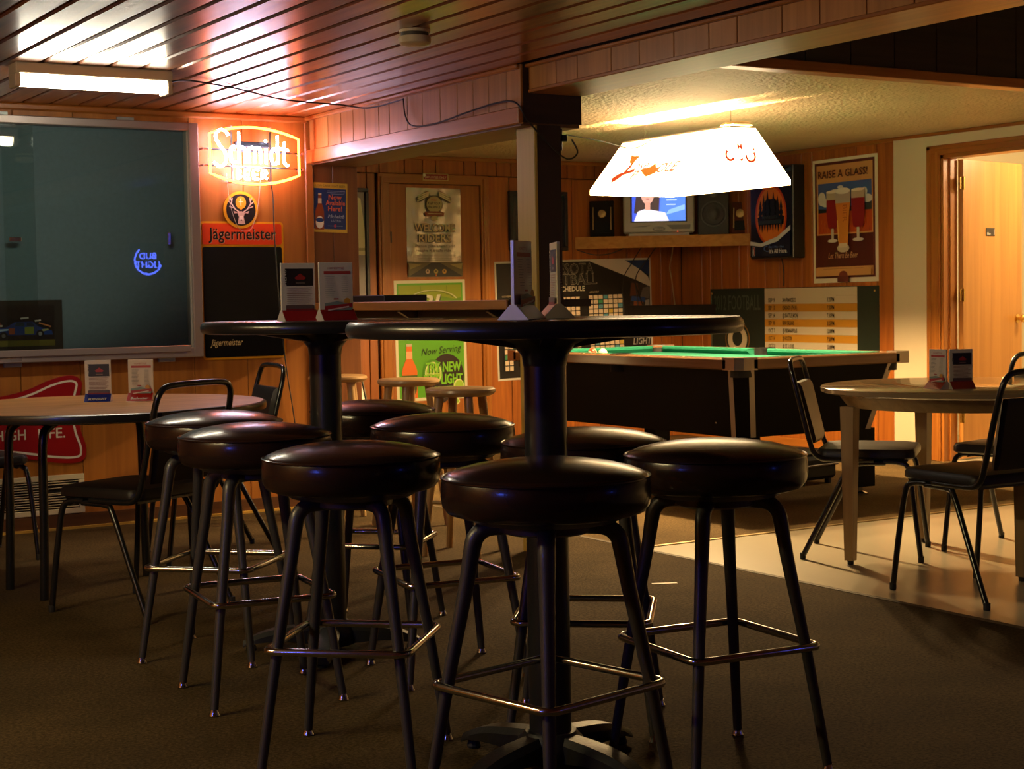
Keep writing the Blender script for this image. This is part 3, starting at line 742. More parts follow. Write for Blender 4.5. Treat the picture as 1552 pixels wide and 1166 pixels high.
for j, (s0, s1) in enumerate(secs):
    for k in range(11):
        z = .036+k*.0128
        if j == 4 and k in (7,): continue
        sag = .004 if (j == 4 and k in (6, 8)) else 0
        M = Matrix.Translation(((s0+s1)/2, z-sag, .005)) @ Matrix.Rotation(R(-25), 4, 'X') @ Matrix.Rotation(R(2 if sag else 0), 4, 'Z')
        part(MB().box(-(s1-s0)/2, -.0012, -.004, (s1-s0)/2, .0012, .005, M=M), 'slat', VM, vg)
part(MB().lathe([(0, 0), (.005, 0), (.004, .003), (0, .004)], 10, M=Matrix.Translation((.386, .1, .012))), 'screw', IRON, vg)

# ---------------- beer poster on the pilaster
def poster(name, loc, mtx, w, h, label, paper='#e8e0cc', tilt=0, rough=.4, cat='poster'):
    e = empty(name, loc, 0, label, cat, mtx=mtx @ Matrix.Rotation(R(tilt), 3, 'Z'))
    sheet(w, h, e, ink(paper, rough))
    return e
def bottle(a, x, y, h, w, glass='#8a3c0c', cap='#d8cbb0', label='#e8e0d0', neck='#c9b79a'):
    a.poly([(x-w/2, y), (x-w/2, y+h*.5), (x-w*.42, y+h*.58), (x-w*.2, y+h*.72), (x-w*.17, y+h), (x+w*.17, y+h), (x+w*.2, y+h*.72), (x+w*.42, y+h*.58), (x+w/2, y+h*.5), (x+w/2, y)], glass)
    a.rect(x-w*.2, y+h*.72, x+w*.2, y+h*.86, neck); a.rect(x-w*.19, y+h*.95, x+w*.19, y+h, cap)
    a.oval(x, y+h*.2, w*.46, h*.17, label)
e = poster('beer_poster', (3.846, YL-.0015, 1.649), ON_Y, .213, .272, 'small blue and yellow beer poster on the wall end under the beam', '#c9a53a', -1.5)
a = Art(); a.rect(-.098, -.118, .098, .105, '#122a66'); bottle(a, -.062, -.122, .20, .052); a.oval(-.062, -.07, .024, .012, '#1a3570')
a.text('Now', .03, .045, .04, '#e06a48', bold=.015); a.text('Available', .032, .015, .036, '#e06a48', width=.118, bold=.015); a.text('Here!', .03, -.018, .038, '#e06a48', bold=.015)
a.text('Michelob', .036, -.057, .028, '#b9c2d8', width=.1, shear=.3); a.text('ULTRA', .036, -.077, .018, '#aab4cc', width=.06); a.oval(.03, -.10, .008, .010, '#b03048', 12)
a.line([(-.02, .092), (.09, .092)], .003, '#8590b8'); a.line([(-.02, .084), (.09, .084)], .003, '#7885b0'); a.line([(-.0, .076), (.085, .076)], .003, '#7885b0'); a.line([(-.015, -.10), (.075, -.10)], .002, '#8590b8')
a.text('LOW CARB LIGHT BEER', 0, .113, .017, '#4a3a10', width=.18)
a.build(e)

# ---------------- storeroom door in the back wall
DX0, DX1, DZ1 = 5.40, 6.155, 1.975
sd = struct(MB().rbox(DX0, YB-.004, 0.01, DX1, YB+.03, DZ1, .002), 'door_1', wood('store_door', (.30, .088, .010), (.44, .15, .020), 'Z', .45, .05, .2, .05, 22), 'flat wood storeroom door covered by two posters')
for x0, x1 in ((DX0-.10, DX0-.004), (DX1+.004, DX1+.075)):
    o = MB().rbox(x0, YB-.020, 0, x1, YB+.013, DZ1+.075, .005).build('casing', TRIM_Z, sd)
    MB().rbox(x0+.018, YB-.028, 0, x0+.04, YB-.018, DZ1+.05, .004).build('bead', TRIM_Z, o)
MB().rbox(DX0-.10, YB-.021, DZ1+.004, DX1+.075, YB+.013, DZ1+.075, .005).build('head_casing', TRIM_X, sd)
MB().box(DX0-.006, YB-.006, DZ1-.0, DX1+.006, YB+.01, DZ1+.006).build('shadow_gap', GROOVE, sd)
MB().rbox(DX0-.004, YB-.012, 1.55, DX0+.012, YB-.003, 1.63, .002).build('hinge', IRON, sd)
MB().rbox(DX0-.004, YB-.012, .25, DX0+.012, YB-.003, .33, .002).build('hinge', IRON, sd)
kn = MB().lathe([(0, 0), (.03, 0), (.03, .006), (.012, .01), (.012, .03), (.026, .04), (.03, .055), (.02, .066), (0, .068)], 18, M=Matrix.Translation((DX1-.065, YB-.004, .90)) @ ON_Y.to_4x4()).build('knob', mat('dark_brass', (.12, .06, .02), .35, .8), sd, True)
MB().rbox(DX1-.115, YB-.008, .87, DX1-.09, YB-.003, .93, .002).build('latch_plate', mat('dark_brass', (.12, .06, .02), .35, .8), sd)
e = poster('door_sign', (5.775, YB-.022, 2.030), ON_Y, .215, .052, 'small red sign over the storeroom door', '#c8b070', 0, .3, 'sign')
a = Art(); a.rect(-.10, -.02, .10, .02, '#8e1c10'); a.text('EMPLOYEES ONLY', 0, -.010, .024, '#e8c8a8', width=.18, bold=.01); a.oval(-.094, .012, .012, .012, '#f4e8c8', 12); a.build(e)

# silver riders poster on the door
e = empty('riders_poster', (5.762, YB-.006, 1.625), 0, 'wrinkled silver welcome poster taped to the storeroom door', 'poster', mtx=ON_Y)
mb = MB(); nx, ny = 16, 22; w, h = .455, .65
for j in range(ny+1):
    for i in range(nx+1):
        x, y = -w/2+w*i/nx, -h/2+h*j/ny
        ed = min(i, nx-i)/3.0
        mb.v.append((x, y, .001+.0055*max(0, math.sin(x*31+y*17)*math.sin(y*23-x*9))*1.0+.002*max(0, math.sin(x*70+1)*math.sin(y*41))))
for j in range(ny):
    for i in range(nx):
        q = j*(nx+1)+i; mb.f.append((q, q+1, q+nx+2, q+nx+1)); mb.m.append(0)
SILVER = mat('silver_foil', (.62, .60, .56), .22, .72, 0, .35, 9, .12, 5)
mb.build('foil_sheet', SILVER, e, True)
a = Art(.0108)
GD = '#c9b487'
a.poly([(-.15, .25), (-.13, .215), (-.03, .265), (-.04, .30), (-.055, .305)], '#54452c'); a.poly([(.15, .25), (.13, .215), (.03, .265), (.04, .30), (.055, .305)], '#54452c')
for s in (-1, 1):
    for k in range(3): a.line([(s*(.14-k*.004), .228+k*.018), (s*(.045-k*.002), .272+k*.012)], .010, '#d6c9a4')
a.oval(0, .205, .072, .068, '#4a3c28'); a.oval(0, .205, .064, .060, '#b8a878'); a.text('Miller', 0, .232, .022, '#b8432a', shear=.2); a.text('KEEP YOUR', 0, .205, .026, '#2c2418', width=.105, bold=.015); a.text('BALANCE', 0, .178, .026, '#2c2418', width=.10, bold=.015)
a.poly([(-.085, .145), (-.05, .155), (.05, .155), (.085, .145), (.075, .12), (-.075, .12)], '#8c4a2c'); a.line([(-.06, .138), (.06, .138)], .006, '#d8c8a0'); a.oval(0, .105, .03, .018, '#b8a878')
for dx, c in ((.005, '#2a2014'), (0, '#d8c69a')):
    a.text('WELCOME', .0+dx, .008-dx, .082, c, width=.335, bold=.012); a.text('RIDERS', .0+dx, -.068-dx, .082, c, width=.27, bold=.012)
a.text('Please plan ahead and', 0, -.108, .030, '#262018', width=.33, bold=.01); a.text('make it a safe ride.', 0, -.14, .030, '#262018', width=.28, bold=.01)
for k in range(4): a.line([(-.17+.01*k, -.165-k*.012), (.17-.01*k, -.165-k*.012)], .003, '#4a4436')
a.rect(-.226, -.322, .226, -.215, '#5c5232'); a.poly([(-.226, -.322), (-.04, -.222), (.04, -.222), (.226, -.322)], '#2a2620')
a.poly([(-.215, -.27), (-.12, -.235), (-.226, -.225)], '#8a7c48'); a.poly([(.215, -.27), (.12, -.235), (.226, -.225)], '#94844e')
for x, c in ((-.07, '#b89a80'), (0, '#a89048'), (.07, '#b8872c')): a.oval(x, -.285, .018, .018, c, 12); a.oval(x, -.283, .008, .008, '#4a3420', 8)
a.rect(-.005, -.32, .005, -.305, '#c0662c'); a.build(e, 'artwork')

# lime-green beer poster on the door
e = poster('lime_beer_poster', (5.722, YB-.0055, .836), ON_Y, .595, .885, 'bright green lime beer poster on the lower storeroom door', '#d8d0b0', .6)
a = Art(.0015)
a.rect(-.275, -.42, .275, .42, '#5aa01c'); a.rect(-.262, .18, .262, .405, '#8c9a1e')
for x in (-.08, .14): a.line([(x, .33), (x, .40)], .003, '#5c6a14')
a.poly([(-.262, .18), (-.262, .30), (-.2, .29), (-.1, .32), (0, .29), (.1, .32), (.2, .30), (.262, .31), (.262, .18)], '#6a8c1a')
a.ring(.02, .27, .22, .012, '#c8c49c', 20, 200, 32, .10); a.ring(.01, .265, .215, .006, '#3a4a10', 30, 190, 32, .095)
a.text('BL', .02, .21, .17, '#3c4c14', width=.22, shear=.25, bold=.02); a.text('BL', .012, .215, .17, '#d8d2b4', width=.22, shear=.25, bold=.02)
a.poly([(-.10, .16), (-.06, .20), (-.02, .16)], '#9cc040'); a.oval(.16, .14, .04, .05, '#3f7a14'); a.poly([(.17, .10), (.275, .10), (.275, .16), (.2, .16)], '#d8d0a0')
a.build(e)
a = Art(.006)
bottle(a, -.19, -.32, .40, .125, '#d86a1a', '#b8b090', '#3a4a18', '#e0a878')
a.rect(-.252, -.205, -.128, -.15, '#4a5a1c'); a.text('BL', -.19, -.192, .042, '#e8e0c8', width=.07, shear=.25, bold=.02)
a.text('Now Serving', .08, .0, .075, '#1c2a0c', width=.34, shear=.35, rot=4)
a.oval(.12, -.17, .145, .165, '#2a1c18'); a.oval(-.0, -.14, .085, .10, '#4a8a18'); a.oval(.005, -.145, .07, .085, '#d2d890'); a.oval(.005, -.145, .06, .073, '#9cc23c')
for k in range(8): a.line([(.005, -.145), (.005+.058*math.cos(k*PI/4), -.145+.07*math.sin(k*PI/4))], .004, '#d2d890')
a.oval(.05, -.29, .10, .08, '#2a1c18')
for dx, c in ((.006, '#1c1410'), (0, '#7cc428')):
    a.text('TRY NEW', .09+dx, -.135-dx, .10, c, width=.30, bold=.03); a.text('BUD LIGHT', .085+dx, -.225-dx, .10, c, width=.33, bold=.03); a.text('LIMEY!', .10+dx, -.315-dx, .10, c, width=.26, bold=.03)
a.oval(.215, -.25, .045, .055, '#d2d890'); a.oval(.218, -.25, .036, .046, '#9cc23c'); a.oval(.17, -.36, .05, .03, '#d2d890'); a.oval(.17, -.358, .04, .022, '#8ab830')
a.build(e, 'lower_artwork').location = (0, -.10, 0)

# dark-framed picture behind the post and narrow framed panel beside the door
def framed(name, loc, mtx, w, h, label, inner, depth=.03, bar=.03, cat='picture'):
    e = empty(name, loc, 0, label, cat, mtx=mtx)
    for q in ((-w/2, -h/2, w/2, -h/2+bar), (-w/2, h/2-bar, w/2, h/2), (-w/2, -h/2+bar, -w/2+bar, h/2-bar), (w/2-bar, -h/2+bar, w/2, h/2-bar)):
        part(MB().rbox(q[0], q[1], 0, q[2], q[3], depth, .004), 'frame_bar', BLACKPLASTIC, e)
    part(MB().box(-w/2+bar, -h/2+bar, 0, w/2-bar, h/2-bar, depth*.4), 'picture', inner, e)
    return e
e = framed('framed_picture', (6.67, YB, 1.72), ON_Y, .53, .45, 'dark framed picture hanging on the back wall behind the post', mat('picture_dark', (.02, .02, .028), .15))
a = Art(.0135); a.poly([(-.2, -.15), (.2, -.15), (.2, -.02), (.05, .05), (-.08, -.02), (-.2, .04)], '#241c16'); a.oval(.1, .1, .04, .04, '#3a3024'); a.build(e, 'artwork')
e = framed('narrow_panel', (5.02, YB-.045, 1.46), ON_Y, .36, .95, 'tall narrow dark-framed panel beside the storeroom door', mat('grey_face', (.26, .22, .20), .35), .03, .028, 'mirror')
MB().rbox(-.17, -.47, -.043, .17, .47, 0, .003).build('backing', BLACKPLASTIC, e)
a = Art(.0135); a.poly([(-.15, -.0), (.15, -.0), (.15, .18), (.12, .40), (.02, .445), (-.15, .445)], '#e0d6a8'); a.poly([(-.15, .03), (.15, .03), (.15, .05), (-.15, .05)], '#a89c70'); a.build(e, 'face_print')

# ---------------- football schedule poster
MW, MH = 1.46, .90
e = poster('schedule_poster', (7.015, YB-.0015, .975), ON_Y, MW, MH, 'large dark football schedule poster with calendar grids on the back wall', '#cfc8b8', 1.2)
a = Art(.0015); a.rect(-.715, -.435, .715, .435, '#15120f')
a.poly([(.14, .435), (.52, .435), (.70, .30), (.715, .26), (.715, .22), (.60, .27)], '#cfc6b6'); a.poly([(.48, .435), (.715, .435), (.715, .31)], '#17305e')
for body_, x_, y_, w_ in (('MINNESOTA', .175, .340, .60), ('FOOTBALL', .205, .258, .56)):
    a.text(body_, x_, y_, .118, '#8f8a7c', width=w_, bold=.016, align='R'); a.text(body_, x_-.006, y_+.002, .112, '#211d1a', width=w_-.012, bold=-.008, align='R')
a.text('2012 SCHEDULE', .085, .207, .055, '#d8ccb4', width=.36, bold=.014, align='R')
tints = {3: '#4f8f9a', 9: '#3f8a5c', 16: '#5a94a4', 20: '#5a94a4', 25: '#c8a848', 31: '#5a94a4'}
def cal(x0, y1, cols, rows, cw, ch, seed):
    a.rect(x0-.012, y1-rows*ch-.012, x0+cols*cw+.012, y1+.012, '#0c0a08')
    a.up()
    for r_ in range(rows):
        for c_ in range(cols):
            k = (r_*cols+c_+seed) % 37
            col = tints.get(k, '#d8c2a4')
            a.rect(x0+c_*cw+.004, y1-(r_+1)*ch+.004, x0+(c_+1)*cw-.004, y1-r_*ch-.004, col, True)
    a.up()
    for r_ in range(rows):
        for c_ in range(cols):
            if (r_*3+c_*5+seed) % 4 == 0: a.rect(x0+c_*cw+.016, y1-(r_+1)*ch+.018, x0+(c_+1)*cw-.014, y1-r_*ch-.022, '#6b5f52', True)
cal(.115, .172, 7, 5, .047, .037, 0); cal(-.265, .166, 7, 5, .043, .037, 9); cal(-.68, .16, 7, 5, .045, .037, 18)
cal(.118, -.115, 7, 5, .047, .037, 5); cal(-.265, -.12, 7, 5, .043, .037, 14); cal(-.67, -.13, 2, 6, .04, .042, 3)
a.text('JANUARY', .17, .188, .02, '#b8a888', width=.09)
a.text('NOVEMBER', -.62, .178, .02, '#b8a888', width=.11)
# players reduced to plain blocks of uniform colour
for q, c in ((((.50, -.32), (.70, -.32), (.71, .20), (.52, .28)), '#2c2320'), (((.51, .08), (.60, .10), (.59, .24), (.53, .25)), '#5a3420'), (((.61, .06), (.70, .04), (.70, .20), (.64, .18)), '#6a625c'), (((.54, -.12), (.63, -.12), (.64, .02), (.55, .03)), '#8a4a24'), (((.52, .02), (.66, .0), (.66, .06), (.53, .08)), '#2a4a86'), (((.65, -.16), (.70, -.16), (.70, .03), (.66, .02)), '#9a948c'), (((.51, -.26), (.58, -.26), (.57, -.13), (.52, -.12)), '#7a746c')):
    a.poly([(x, y*.62+.10) for x, y in q], c)
a.line([(.56, .26), (.60, .16), (.66, .0)], .012, '#1a1512')
a.text('BUD', .64, -.17, .075, '#a8a49c', width=.14, shear=.2, bold=.012); a.text('LIGHT', .62, -.235, .075, '#a8a49c', width=.18, shear=.2, bold=.012); a.line([(.53, -.176), (.71, -.18)], .008, '#2a4a9a')
a.build(e)

# ---------------- posters on the right-hand wall
e = poster('raise_a_glass_poster', (XR-.0015, 8.508, 1.650), ON_X, .655, .885, 'tall poster of three full beer glasses in a wheat field', '#e4dcc4', .4)
a = Art(.0015)
a.rect(-.305, -.41, .30, .42, '#5a241c'); a.rect(-.285, -.395, .28, .40, '#d0985c'); a.rect(-.285, -.33, .28, -.10, '#4a160c')
a.rect(-.27, -.09, .27, .27, '#b84a18'); a.rect(-.27, .06, .27, .27, '#3f5a9a'); a.poly([(-.27, .06), (-.27, .09), (-.1, .08), (.1, .10), (.27, .115), (.27, .06)], '#1f2a30')
for cx, cy, rx, ry in ((-.23, .16, .04, .05), (-.19, .13, .05, .03), (-.09, .20, .06, .025), (-.04, .235, .03, .012), (.2, .19, .03, .03), (.23, .14, .05, .03), (.16, .16, .04, .02)): a.oval(cx, cy, rx, ry, '#d4d0cc', 14)
for k in range(34):
    x = -.265+.0158*k; y0 = -.09+.11*random.random(); a.line([(x, y0), (x+.006, y0+.03)], .003, ('#d8722c', '#8a3210')[k % 2])
def beer(x, y, h, w, c, foam):
    a.poly([(x-w*.38, y+h*.30), (x-w*.5, y+h*.55), (x-w*.5, y+h), (x+w*.5, y+h), (x+w*.5, y+h*.55), (x+w*.38, y+h*.30), (x+w*.12, y+h*.25), (x-w*.12, y+h*.25)], c)
    a.rect(x-w*.5, y+h*.84, x+w*.5, y+h, '#b8a890'); a.oval(x, y+h, w*.5, h*.03, foam, 16); a.rect(x-w*.1, y+h*.05, x+w*.1, y+h*.27, '#c8bca8'); a.oval(x, y+h*.03, w*.42, h*.035, '#d0c8bc', 16)
beer(-.11, -.155, .36, .12, '#8a1410', '#e8dcc8'); beer(.15, -.155, .36, .13, '#8a1410', '#e8dcc8')
a.poly([(-.045, -.18), (-.06, .02), (-.075, .12), (-.075, .19), (.075, .19), (.075, .12), (.06, .02), (.045, -.18)], '#d8842a'); a.rect(-.075, .12, .075, .205, '#b0a498'); a.oval(0, .205, .075, .022, '#e8e2d4', 18); a.oval(0, -.20, .062, .030, '#c8b8a0', 18); a.rect(-.04, -.195, .04, -.165, '#d8c8a8')
a.line([(-.055, .0), (-.045, -.15)], .008, '#f0b860'); a.text('BIER', 0, .045, .06, '#b05c18', rot=-90, width=.12)
a.text('RAISE A GLASS!', 0, .305, .075, '#4a1c14', width=.50, bold=.012)
a.text('Let There Be Beer', 0, -.27, .06, '#d8a878', width=.30, shear=.3); a.rect(-.28, -.395, .275, -.335, '#c89658'); a.oval(0, -.395, .045, .035, '#6a3020', 18); a.line([(-.2, -.345), (.2, -.345)], .002, '#6a3a1c')
a.poly([(-.06, -.40), (.06, -.40), (.06, -.44), (-.06, -.44)], '#5a241c')
a.build(e)

e = poster('football_schedule', (XR-.0015, 9.10, .85), ON_X, 1.855, .66, 'wide green and gold football schedule banner low on the panelled wall', '#141f18', 0)
a = Art(.0015)
a.rect(-.925, -.325, .925, .325, '#16241c'); a.line([(-.915, -.325), (-.915, .31)], .006, '#8a9488')
a.text('2012 FOOTBALL', -.605, .165, .165, '#4c5a4c', width=.56, bold=.005)
a.oval(-.60, -.06, .145, .135, '#8a6420', 36); a.oval(-.60, -.06, .135, .125, '#16241c', 36); a.oval(-.60, -.06, .115, .105, '#cfc0a0', 36); a.oval(-.60, -.055, .06, .06, '#16241c', 24)
rows = [('SEP 9', 'SAN FRANCISCO', '3:25PM'), ('SEP 13', 'CHICAGO (THUR)', '7:20PM'), ('SEP 24', '@ SEATTLE (MON)', '7:30PM'), ('SEP 30', 'NEW ORLEANS', '3:25PM'), ('OCT 7', '@ INDIANAPOLIS', '12:00PM'), ('OCT 14', '@ HOUSTON', '7:20PM'), ('OCT 21', '@ ST. LOUIS', '12:00PM'), ('OCT 28', 'JACKSONVILLE', '12:00PM'), ('NOV 4', 'ARIZONA', '12:00PM'), ('NOV 18', '@ DETROIT', '12:00PM'), ('NOV 25', '@ NY GIANTS', '7:20PM')]
a.rect(-.275, -.325, .715, .325, '#cfc0a2')
a.up()
rh = .057
for i in range(1, 11, 2): a.rect(-.275, .265-(i+1)*rh, .715, .265-i*rh, '#c98e28', True)
a.up()
for i in range(11): a.line([(.50, .265-i*rh), (.70, .265-i*rh)], .002, '#a89468')
a.up()
for i, (d, t, h) in enumerate(rows):
    y = .265-(i+1)*rh+.014
    a.text(d, -.23, y, .042, '#2a2418', align='L', width=.075, bold=.015, keep=True); a.text(t, -.07, y, .042, '#2a2418', align='L', width=.0115*len(t), bold=.015, keep=True); a.text(h, .41, y, .042, '#2a2418', align='L', width=.075, bold=.015, keep=True)
for x in (-.90, .89): a.oval(x, .295, .008, .008, '#c8a04a', 10)
a.build(e)

# light box with pine trees
lb = empty('wall_light_box', (XR, 9.165, 1.735), 0, 'black-framed basketball light box with orange oval and pine trees', 'sign', mtx=ON_X)
part(MB().rbox(-.24, -.34, 0, .24, .34, .115, .006), 'box', BLACKPLASTIC, lb)
part(MB().box(-.225, -.325, .115, .225, .325, .118), 'face', ink('#0c1422', .25), lb)
a = Art(.1185, 0, .25)
a.poly([(-.225, .22), (.225, .325), (.225, .29), (-.02, .26), (-.225, .17)], '#28405c')
a.oval(0, -.02, .175, .225, '#c8481a', 36); a.oval(0, -.02, .158, .207, '#e07a24', 36)
a.poly([(-.14, -.09), (-.15, -.03), (-.09, -.03), (-.09, .05), (-.05, .10), (.05, .10), (.09, .05), (.09, -.03), (.15, -.03), (.14, -.09)], '#141c1c')
for x, h in ((-.115, .16), (.115, .16), (-.075, .20), (.078, .19), (-.03, .23), (.035, .22)):
    for k in range(3): a.poly([(x-.034+.008*k, -.06+h*.28*k), (x+.034-.008*k, -.06+h*.28*k), (x, -.06+h*.28*k+h*.42)], '#141c1c')
for k in range(9): a.poly([(-.13+.03*k, -.09), (-.11+.03*k, -.09), (-.12+.03*k, -.13-.02*(k % 2))], '#141c1c')
a.text('MINNESOTA', 0, -.045, .032, '#3c4a4c', width=.17, bold=.01); a.rect(-.13, -.085, .13, -.055, '#1f2c34')
a.poly([(-.225, -.205), (-.10, -.225), (.08, -.18), (.225, -.10), (.225, -.135), (.08, -.215), (-.1, -.25), (-.225, -.235)], '#cfd2d0'); a.poly([(-.225, -.235), (-.1, -.25), (.08, -.215), (.225, -.135), (.225, -.325), (-.225, -.325)], '#101a30')
a.ring(-.02, -.265, .05, .006, '#5a78b0', 100, 280, 16, .022); a.text("Don't Miss a Beat", .07, -.262, .024, '#6c86b4', width=.17, shear=.2); a.text("It's All Here.", .09, -.30, .045, '#d8d8d4', width=.20, bold=.008)
a.rect(-.205, -.315, -.17, -.25, '#b8b4b0'); a.rect(-.203, -.313, -.189, -.252, '#22386e', True); a.up(); a.rect(-.187, -.313, -.172, -.252, '#9a2a20', True); a.oval(-.188, -.285, .006, .024, '#d8d4cc', 10)
a.build(lb)
crd = MB().tube(smooth_path([(XR-.03, 9.15, 1.40), (XR-.02, 9.14, 1.30), (XR-.015, 9.145, 1.25), (XR-.012, 9.15, 1.19)], 5), .004, 6)
under(crd.build('power_cord', CABLE), lb)
# ---------------- washroom door, standing open into the washroom
hx_, hy_ = XR+.122, DOOR_B-.026
dx_, dy_ = 8.885-hx_, 7.715-hy_
wd = empty('door_2', (hx_, hy_, 0), math.atan2(dy_, dx_), 'open oak washroom door with brass knob and small sign', None, None, 'structure')
part(MB().rbox(.008, -.038, .01, .765, 0, DOOR_H-.026, .002), 'door_leaf', wood('oak_door', (.46, .19, .035), (.60, .28, .065), 'Z', .35, .25, .2, .03, 18), wd)
for z in (.25, 1.06, 1.80):
    part(MB().rbox(-.006, -.052, z, .010, -.036, z+.09, .003), 'hinge', BRASS, wd)
    part(MB().rbox(-.03, -.040, z+.004, -.004, -.034, z+.086, .002), 'hinge_leaf', BRASS, wd)
part(MB().lathe([(0, 0), (.03, 0), (.03, .005), (.012, .009), (.012, .03), (.024, .036), (.028, .05), (.02, .062), (0, .064)], 18, M=Matrix.Translation((.70, -.038, .935)) @ ON_Y.to_4x4()), 'knob', BRASS, wd, True)
sg = part(MB().rbox(.29, -.043, 1.50, .40, -.038, 1.555, .002), 'room_sign', mat('sign_brown', (.03, .022, .018), .4), wd)
v, f = text_polys('Men', .026, .01)
part(MB().add([(.298+p[0], -.0438, 1.508+p[1]) for p in v], f), 'lettering', mat('sign_white', (.7, .68, .6), .5), sg)
part(MB().box(.385, -.0442, 1.508, .391, -.0436, 1.535).box(.384, -.0442, 1.538, .392, -.0436, 1.546), 'pictogram', mat('sign_white', (.7, .68, .6), .5), sg)
# washroom lamp
bl_ = empty('washroom_light', (9.2, 6.9, 2.45), 0, 'round washroom ceiling light behind the doorway', 'ceiling light')
part(MB().lathe([(0, -.09), (.08, -.085), (.13, -.05), (.14, -.015), (.14, 0)], 24), 'globe', glow('globe_glow', (1, .86, .58), 9), bl_, True)
ld = bpy.data.lights.new('washroom_bulb', 'POINT'); ld.energy = BATH_BULB; ld.color = (1.0, 0.75, 0.42); ld.shadow_soft_size = .12
lo = bpy.data.objects.new('washroom_bulb', ld); COL.objects.link(lo); lo.parent = bl_; lo.location = (0, 0, -.25)

# ---------------- corner shelf with television
def corner_tri(z0, z1, xa, yb, inset_=0.0):
    return [(xa, YB-.001), (XR-.001, yb), (XR-.001, YB-.001)]
OAK = wood('oak_shelf', (.44, .18, .030), (.60, .28, .06), 'X', .7, .0, .2, .08, 24)
cs = empty('corner_shelf', (7.9, 10.2, 1.51), 0, 'triangular oak television shelf fitted across the room corner', 'shelf')
def tri_shelf(parent, xa, yb, z0, z1, m, name, t=.022):
    P = corner_tri(z0, z1, xa, yb)
    part(MB().prism([(x-7.9, y-10.2) for x, y in P], z1-t-1.51, z1-1.51), name, m, parent)
tri_shelf(cs, 7.017, 9.545, 1.507, 1.596, OAK, 'board')
d_ = Vector((XR-7.017, 9.545-YB, 0)); L_ = d_.length; d_.normalize(); nrm = Vector((d_.y, -d_.x, 0))
mb = MB()
mb.prism([(7.017-7.9, YB-10.2), (XR-7.9, 9.545-10.2), (XR-7.9+nrm.x*.02, 9.545-10.2+nrm.y*.02+.0), (7.017-7.9+nrm.x*.02, YB-10.2+nrm.y*.02-.001)], 1.507-1.51, 1.597-1.51)
part(mb, 'front_board', OAK, cs)
SA = math.atan2(d_.y, d_.x)
# position along the shelf front: s metres from the left end, back metres behind the front edge
def on_shelf(s, back, z=1.597): p = Vector((7.017, YB, 0))+d_*s-nrm*back; return (p.x, p.y, z)
tv = empty('television', on_shelf(.645, .05), SA+R(3), 'silver tube television showing a newsreader on the corner shelf', 'television')
TVM = mat('silver_plastic', (.42, .38, .30), .4)
part(MB().rbox(-.275, 0, .022, .275, .10, .47, .012), 'bezel', TVM, tv)
part(MB().add([(-.25, .10, .03), (.25, .10, .03), (.25, .10, .45), (-.25, .10, .45), (-.15, .34, .06), (.15, .34, .06), (.15, .34, .38), (-.15, .34, .38)], [(0, 1, 5, 4), (1, 2, 6, 5), (2, 3, 7, 6), (3, 0, 4, 7), (4, 5, 6, 7)]), 'tube_housing', BLACKPLASTIC, tv)
part(MB().rbox(-.235, .005, 0, .235, .25, .024, .004), 'stand', TVM, tv)
part(MB().add([(-.275*.9+.03, -.002, .07), (-.10, -.002, .07), (-.07, -.002, .035), (-.06, -.002, .085)], [(0, 1, 3)]).add([(.245, -.002, .085), (.06, -.002, .085), (.10, -.002, .05), (.24, -.002, .05)], [(0, 1, 2, 3)]), 'speaker_grille', mat('tv_grille', (.2, .19, .17), .5), tv)
part(MB().lathe([(0, 0), (.05, 0), (.045, .006), (0, .008)], 24, M=Matrix.Translation((0, 0, .055)) @ ON_Y.to_4x4(), sx=1, sy=.4), 'control_panel', mat('tv_panel', (.25, .23, .2), .4), tv)
for k in range(5): part(MB().lathe([(0, .006), (.006, .006), (.005, .011), (0, .012)], 8, M=Matrix.Translation((-.028+.014*k, -.001, .052)) @ ON_Y.to_4x4()), 'button', TVM, tv)
scr = part(MB().box(-.218, -.003, .105, .218, .01, .44), 'screen', BLACKPLASTIC, tv)
a = Art(.0, 1.5)
a.rect(-.205, .115, .205, .43, '#2a4fd0'); a.poly([(-.0, .115), (.205, .115), (.205, .43), (.03, .43)], '#3f7ae0'); a.poly([(.05, .16), (.20, .20), (.20, .24), (.08, .20)], '#7fb0f0')
a.poly([(-.19, .18), (-.17, .33), (-.13, .42), (-.03, .42), (.01, .33), (.0, .17), (-.05, .15)], '#241420'); a.poly([(-.19, .115), (-.16, .19), (-.10, .21), (-.05, .20), (.05, .18), (.08, .115)], '#d8d4e0')
a.oval(-.085, .32, .05, .075, '#d89a8a', 22); a.rect(-.105, .20, -.065, .26, '#d0907c'); a.oval(-.085, .285, .014, .005, '#a84a48', 10); a.oval(-.105, .33, .008, .004, '#301c1c', 8); a.oval(-.066, .33, .008, .004, '#301c1c', 8)
a.rect(.06, .30, .16, .312, '#c8d8f4'); a.rect(.06, .27, .14, .28, '#a8c4f0'); a.rect(.06, .235, .13, .244, '#a8c4f0')
o = a.build(scr, 'picture'); o.matrix_local = Matrix.Translation((0, -.004, 0)) @ ON_Y.to_4x4()
part(MB().rbox(.14, -.004, .03, .148, .002, .036, .001), 'power_led', glow('tv_led', (1, .1, .03), 2), tv)
sp = empty('loudspeaker', on_shelf(1.065, .06), SA+R(3), 'black box loudspeaker standing right of the television', 'speaker')
SPK = mat('speaker_black', (.02, .02, .02), .6)
part(MB().rbox(-.118, 0, 0, .118, .15, .40, .006), 'cabinet', SPK, sp)
part(MB().lathe([(0, 0.002), (.03, .004), (.035, .001), (.08, -.004), (.088, .006), (.096, .006), (.098, -.002)], 28, M=Matrix.Translation((0, -.001, .16)) @ ON_Y.to_4x4()), 'woofer', mat('cone', (.03, .03, .032), .45), sp, True)
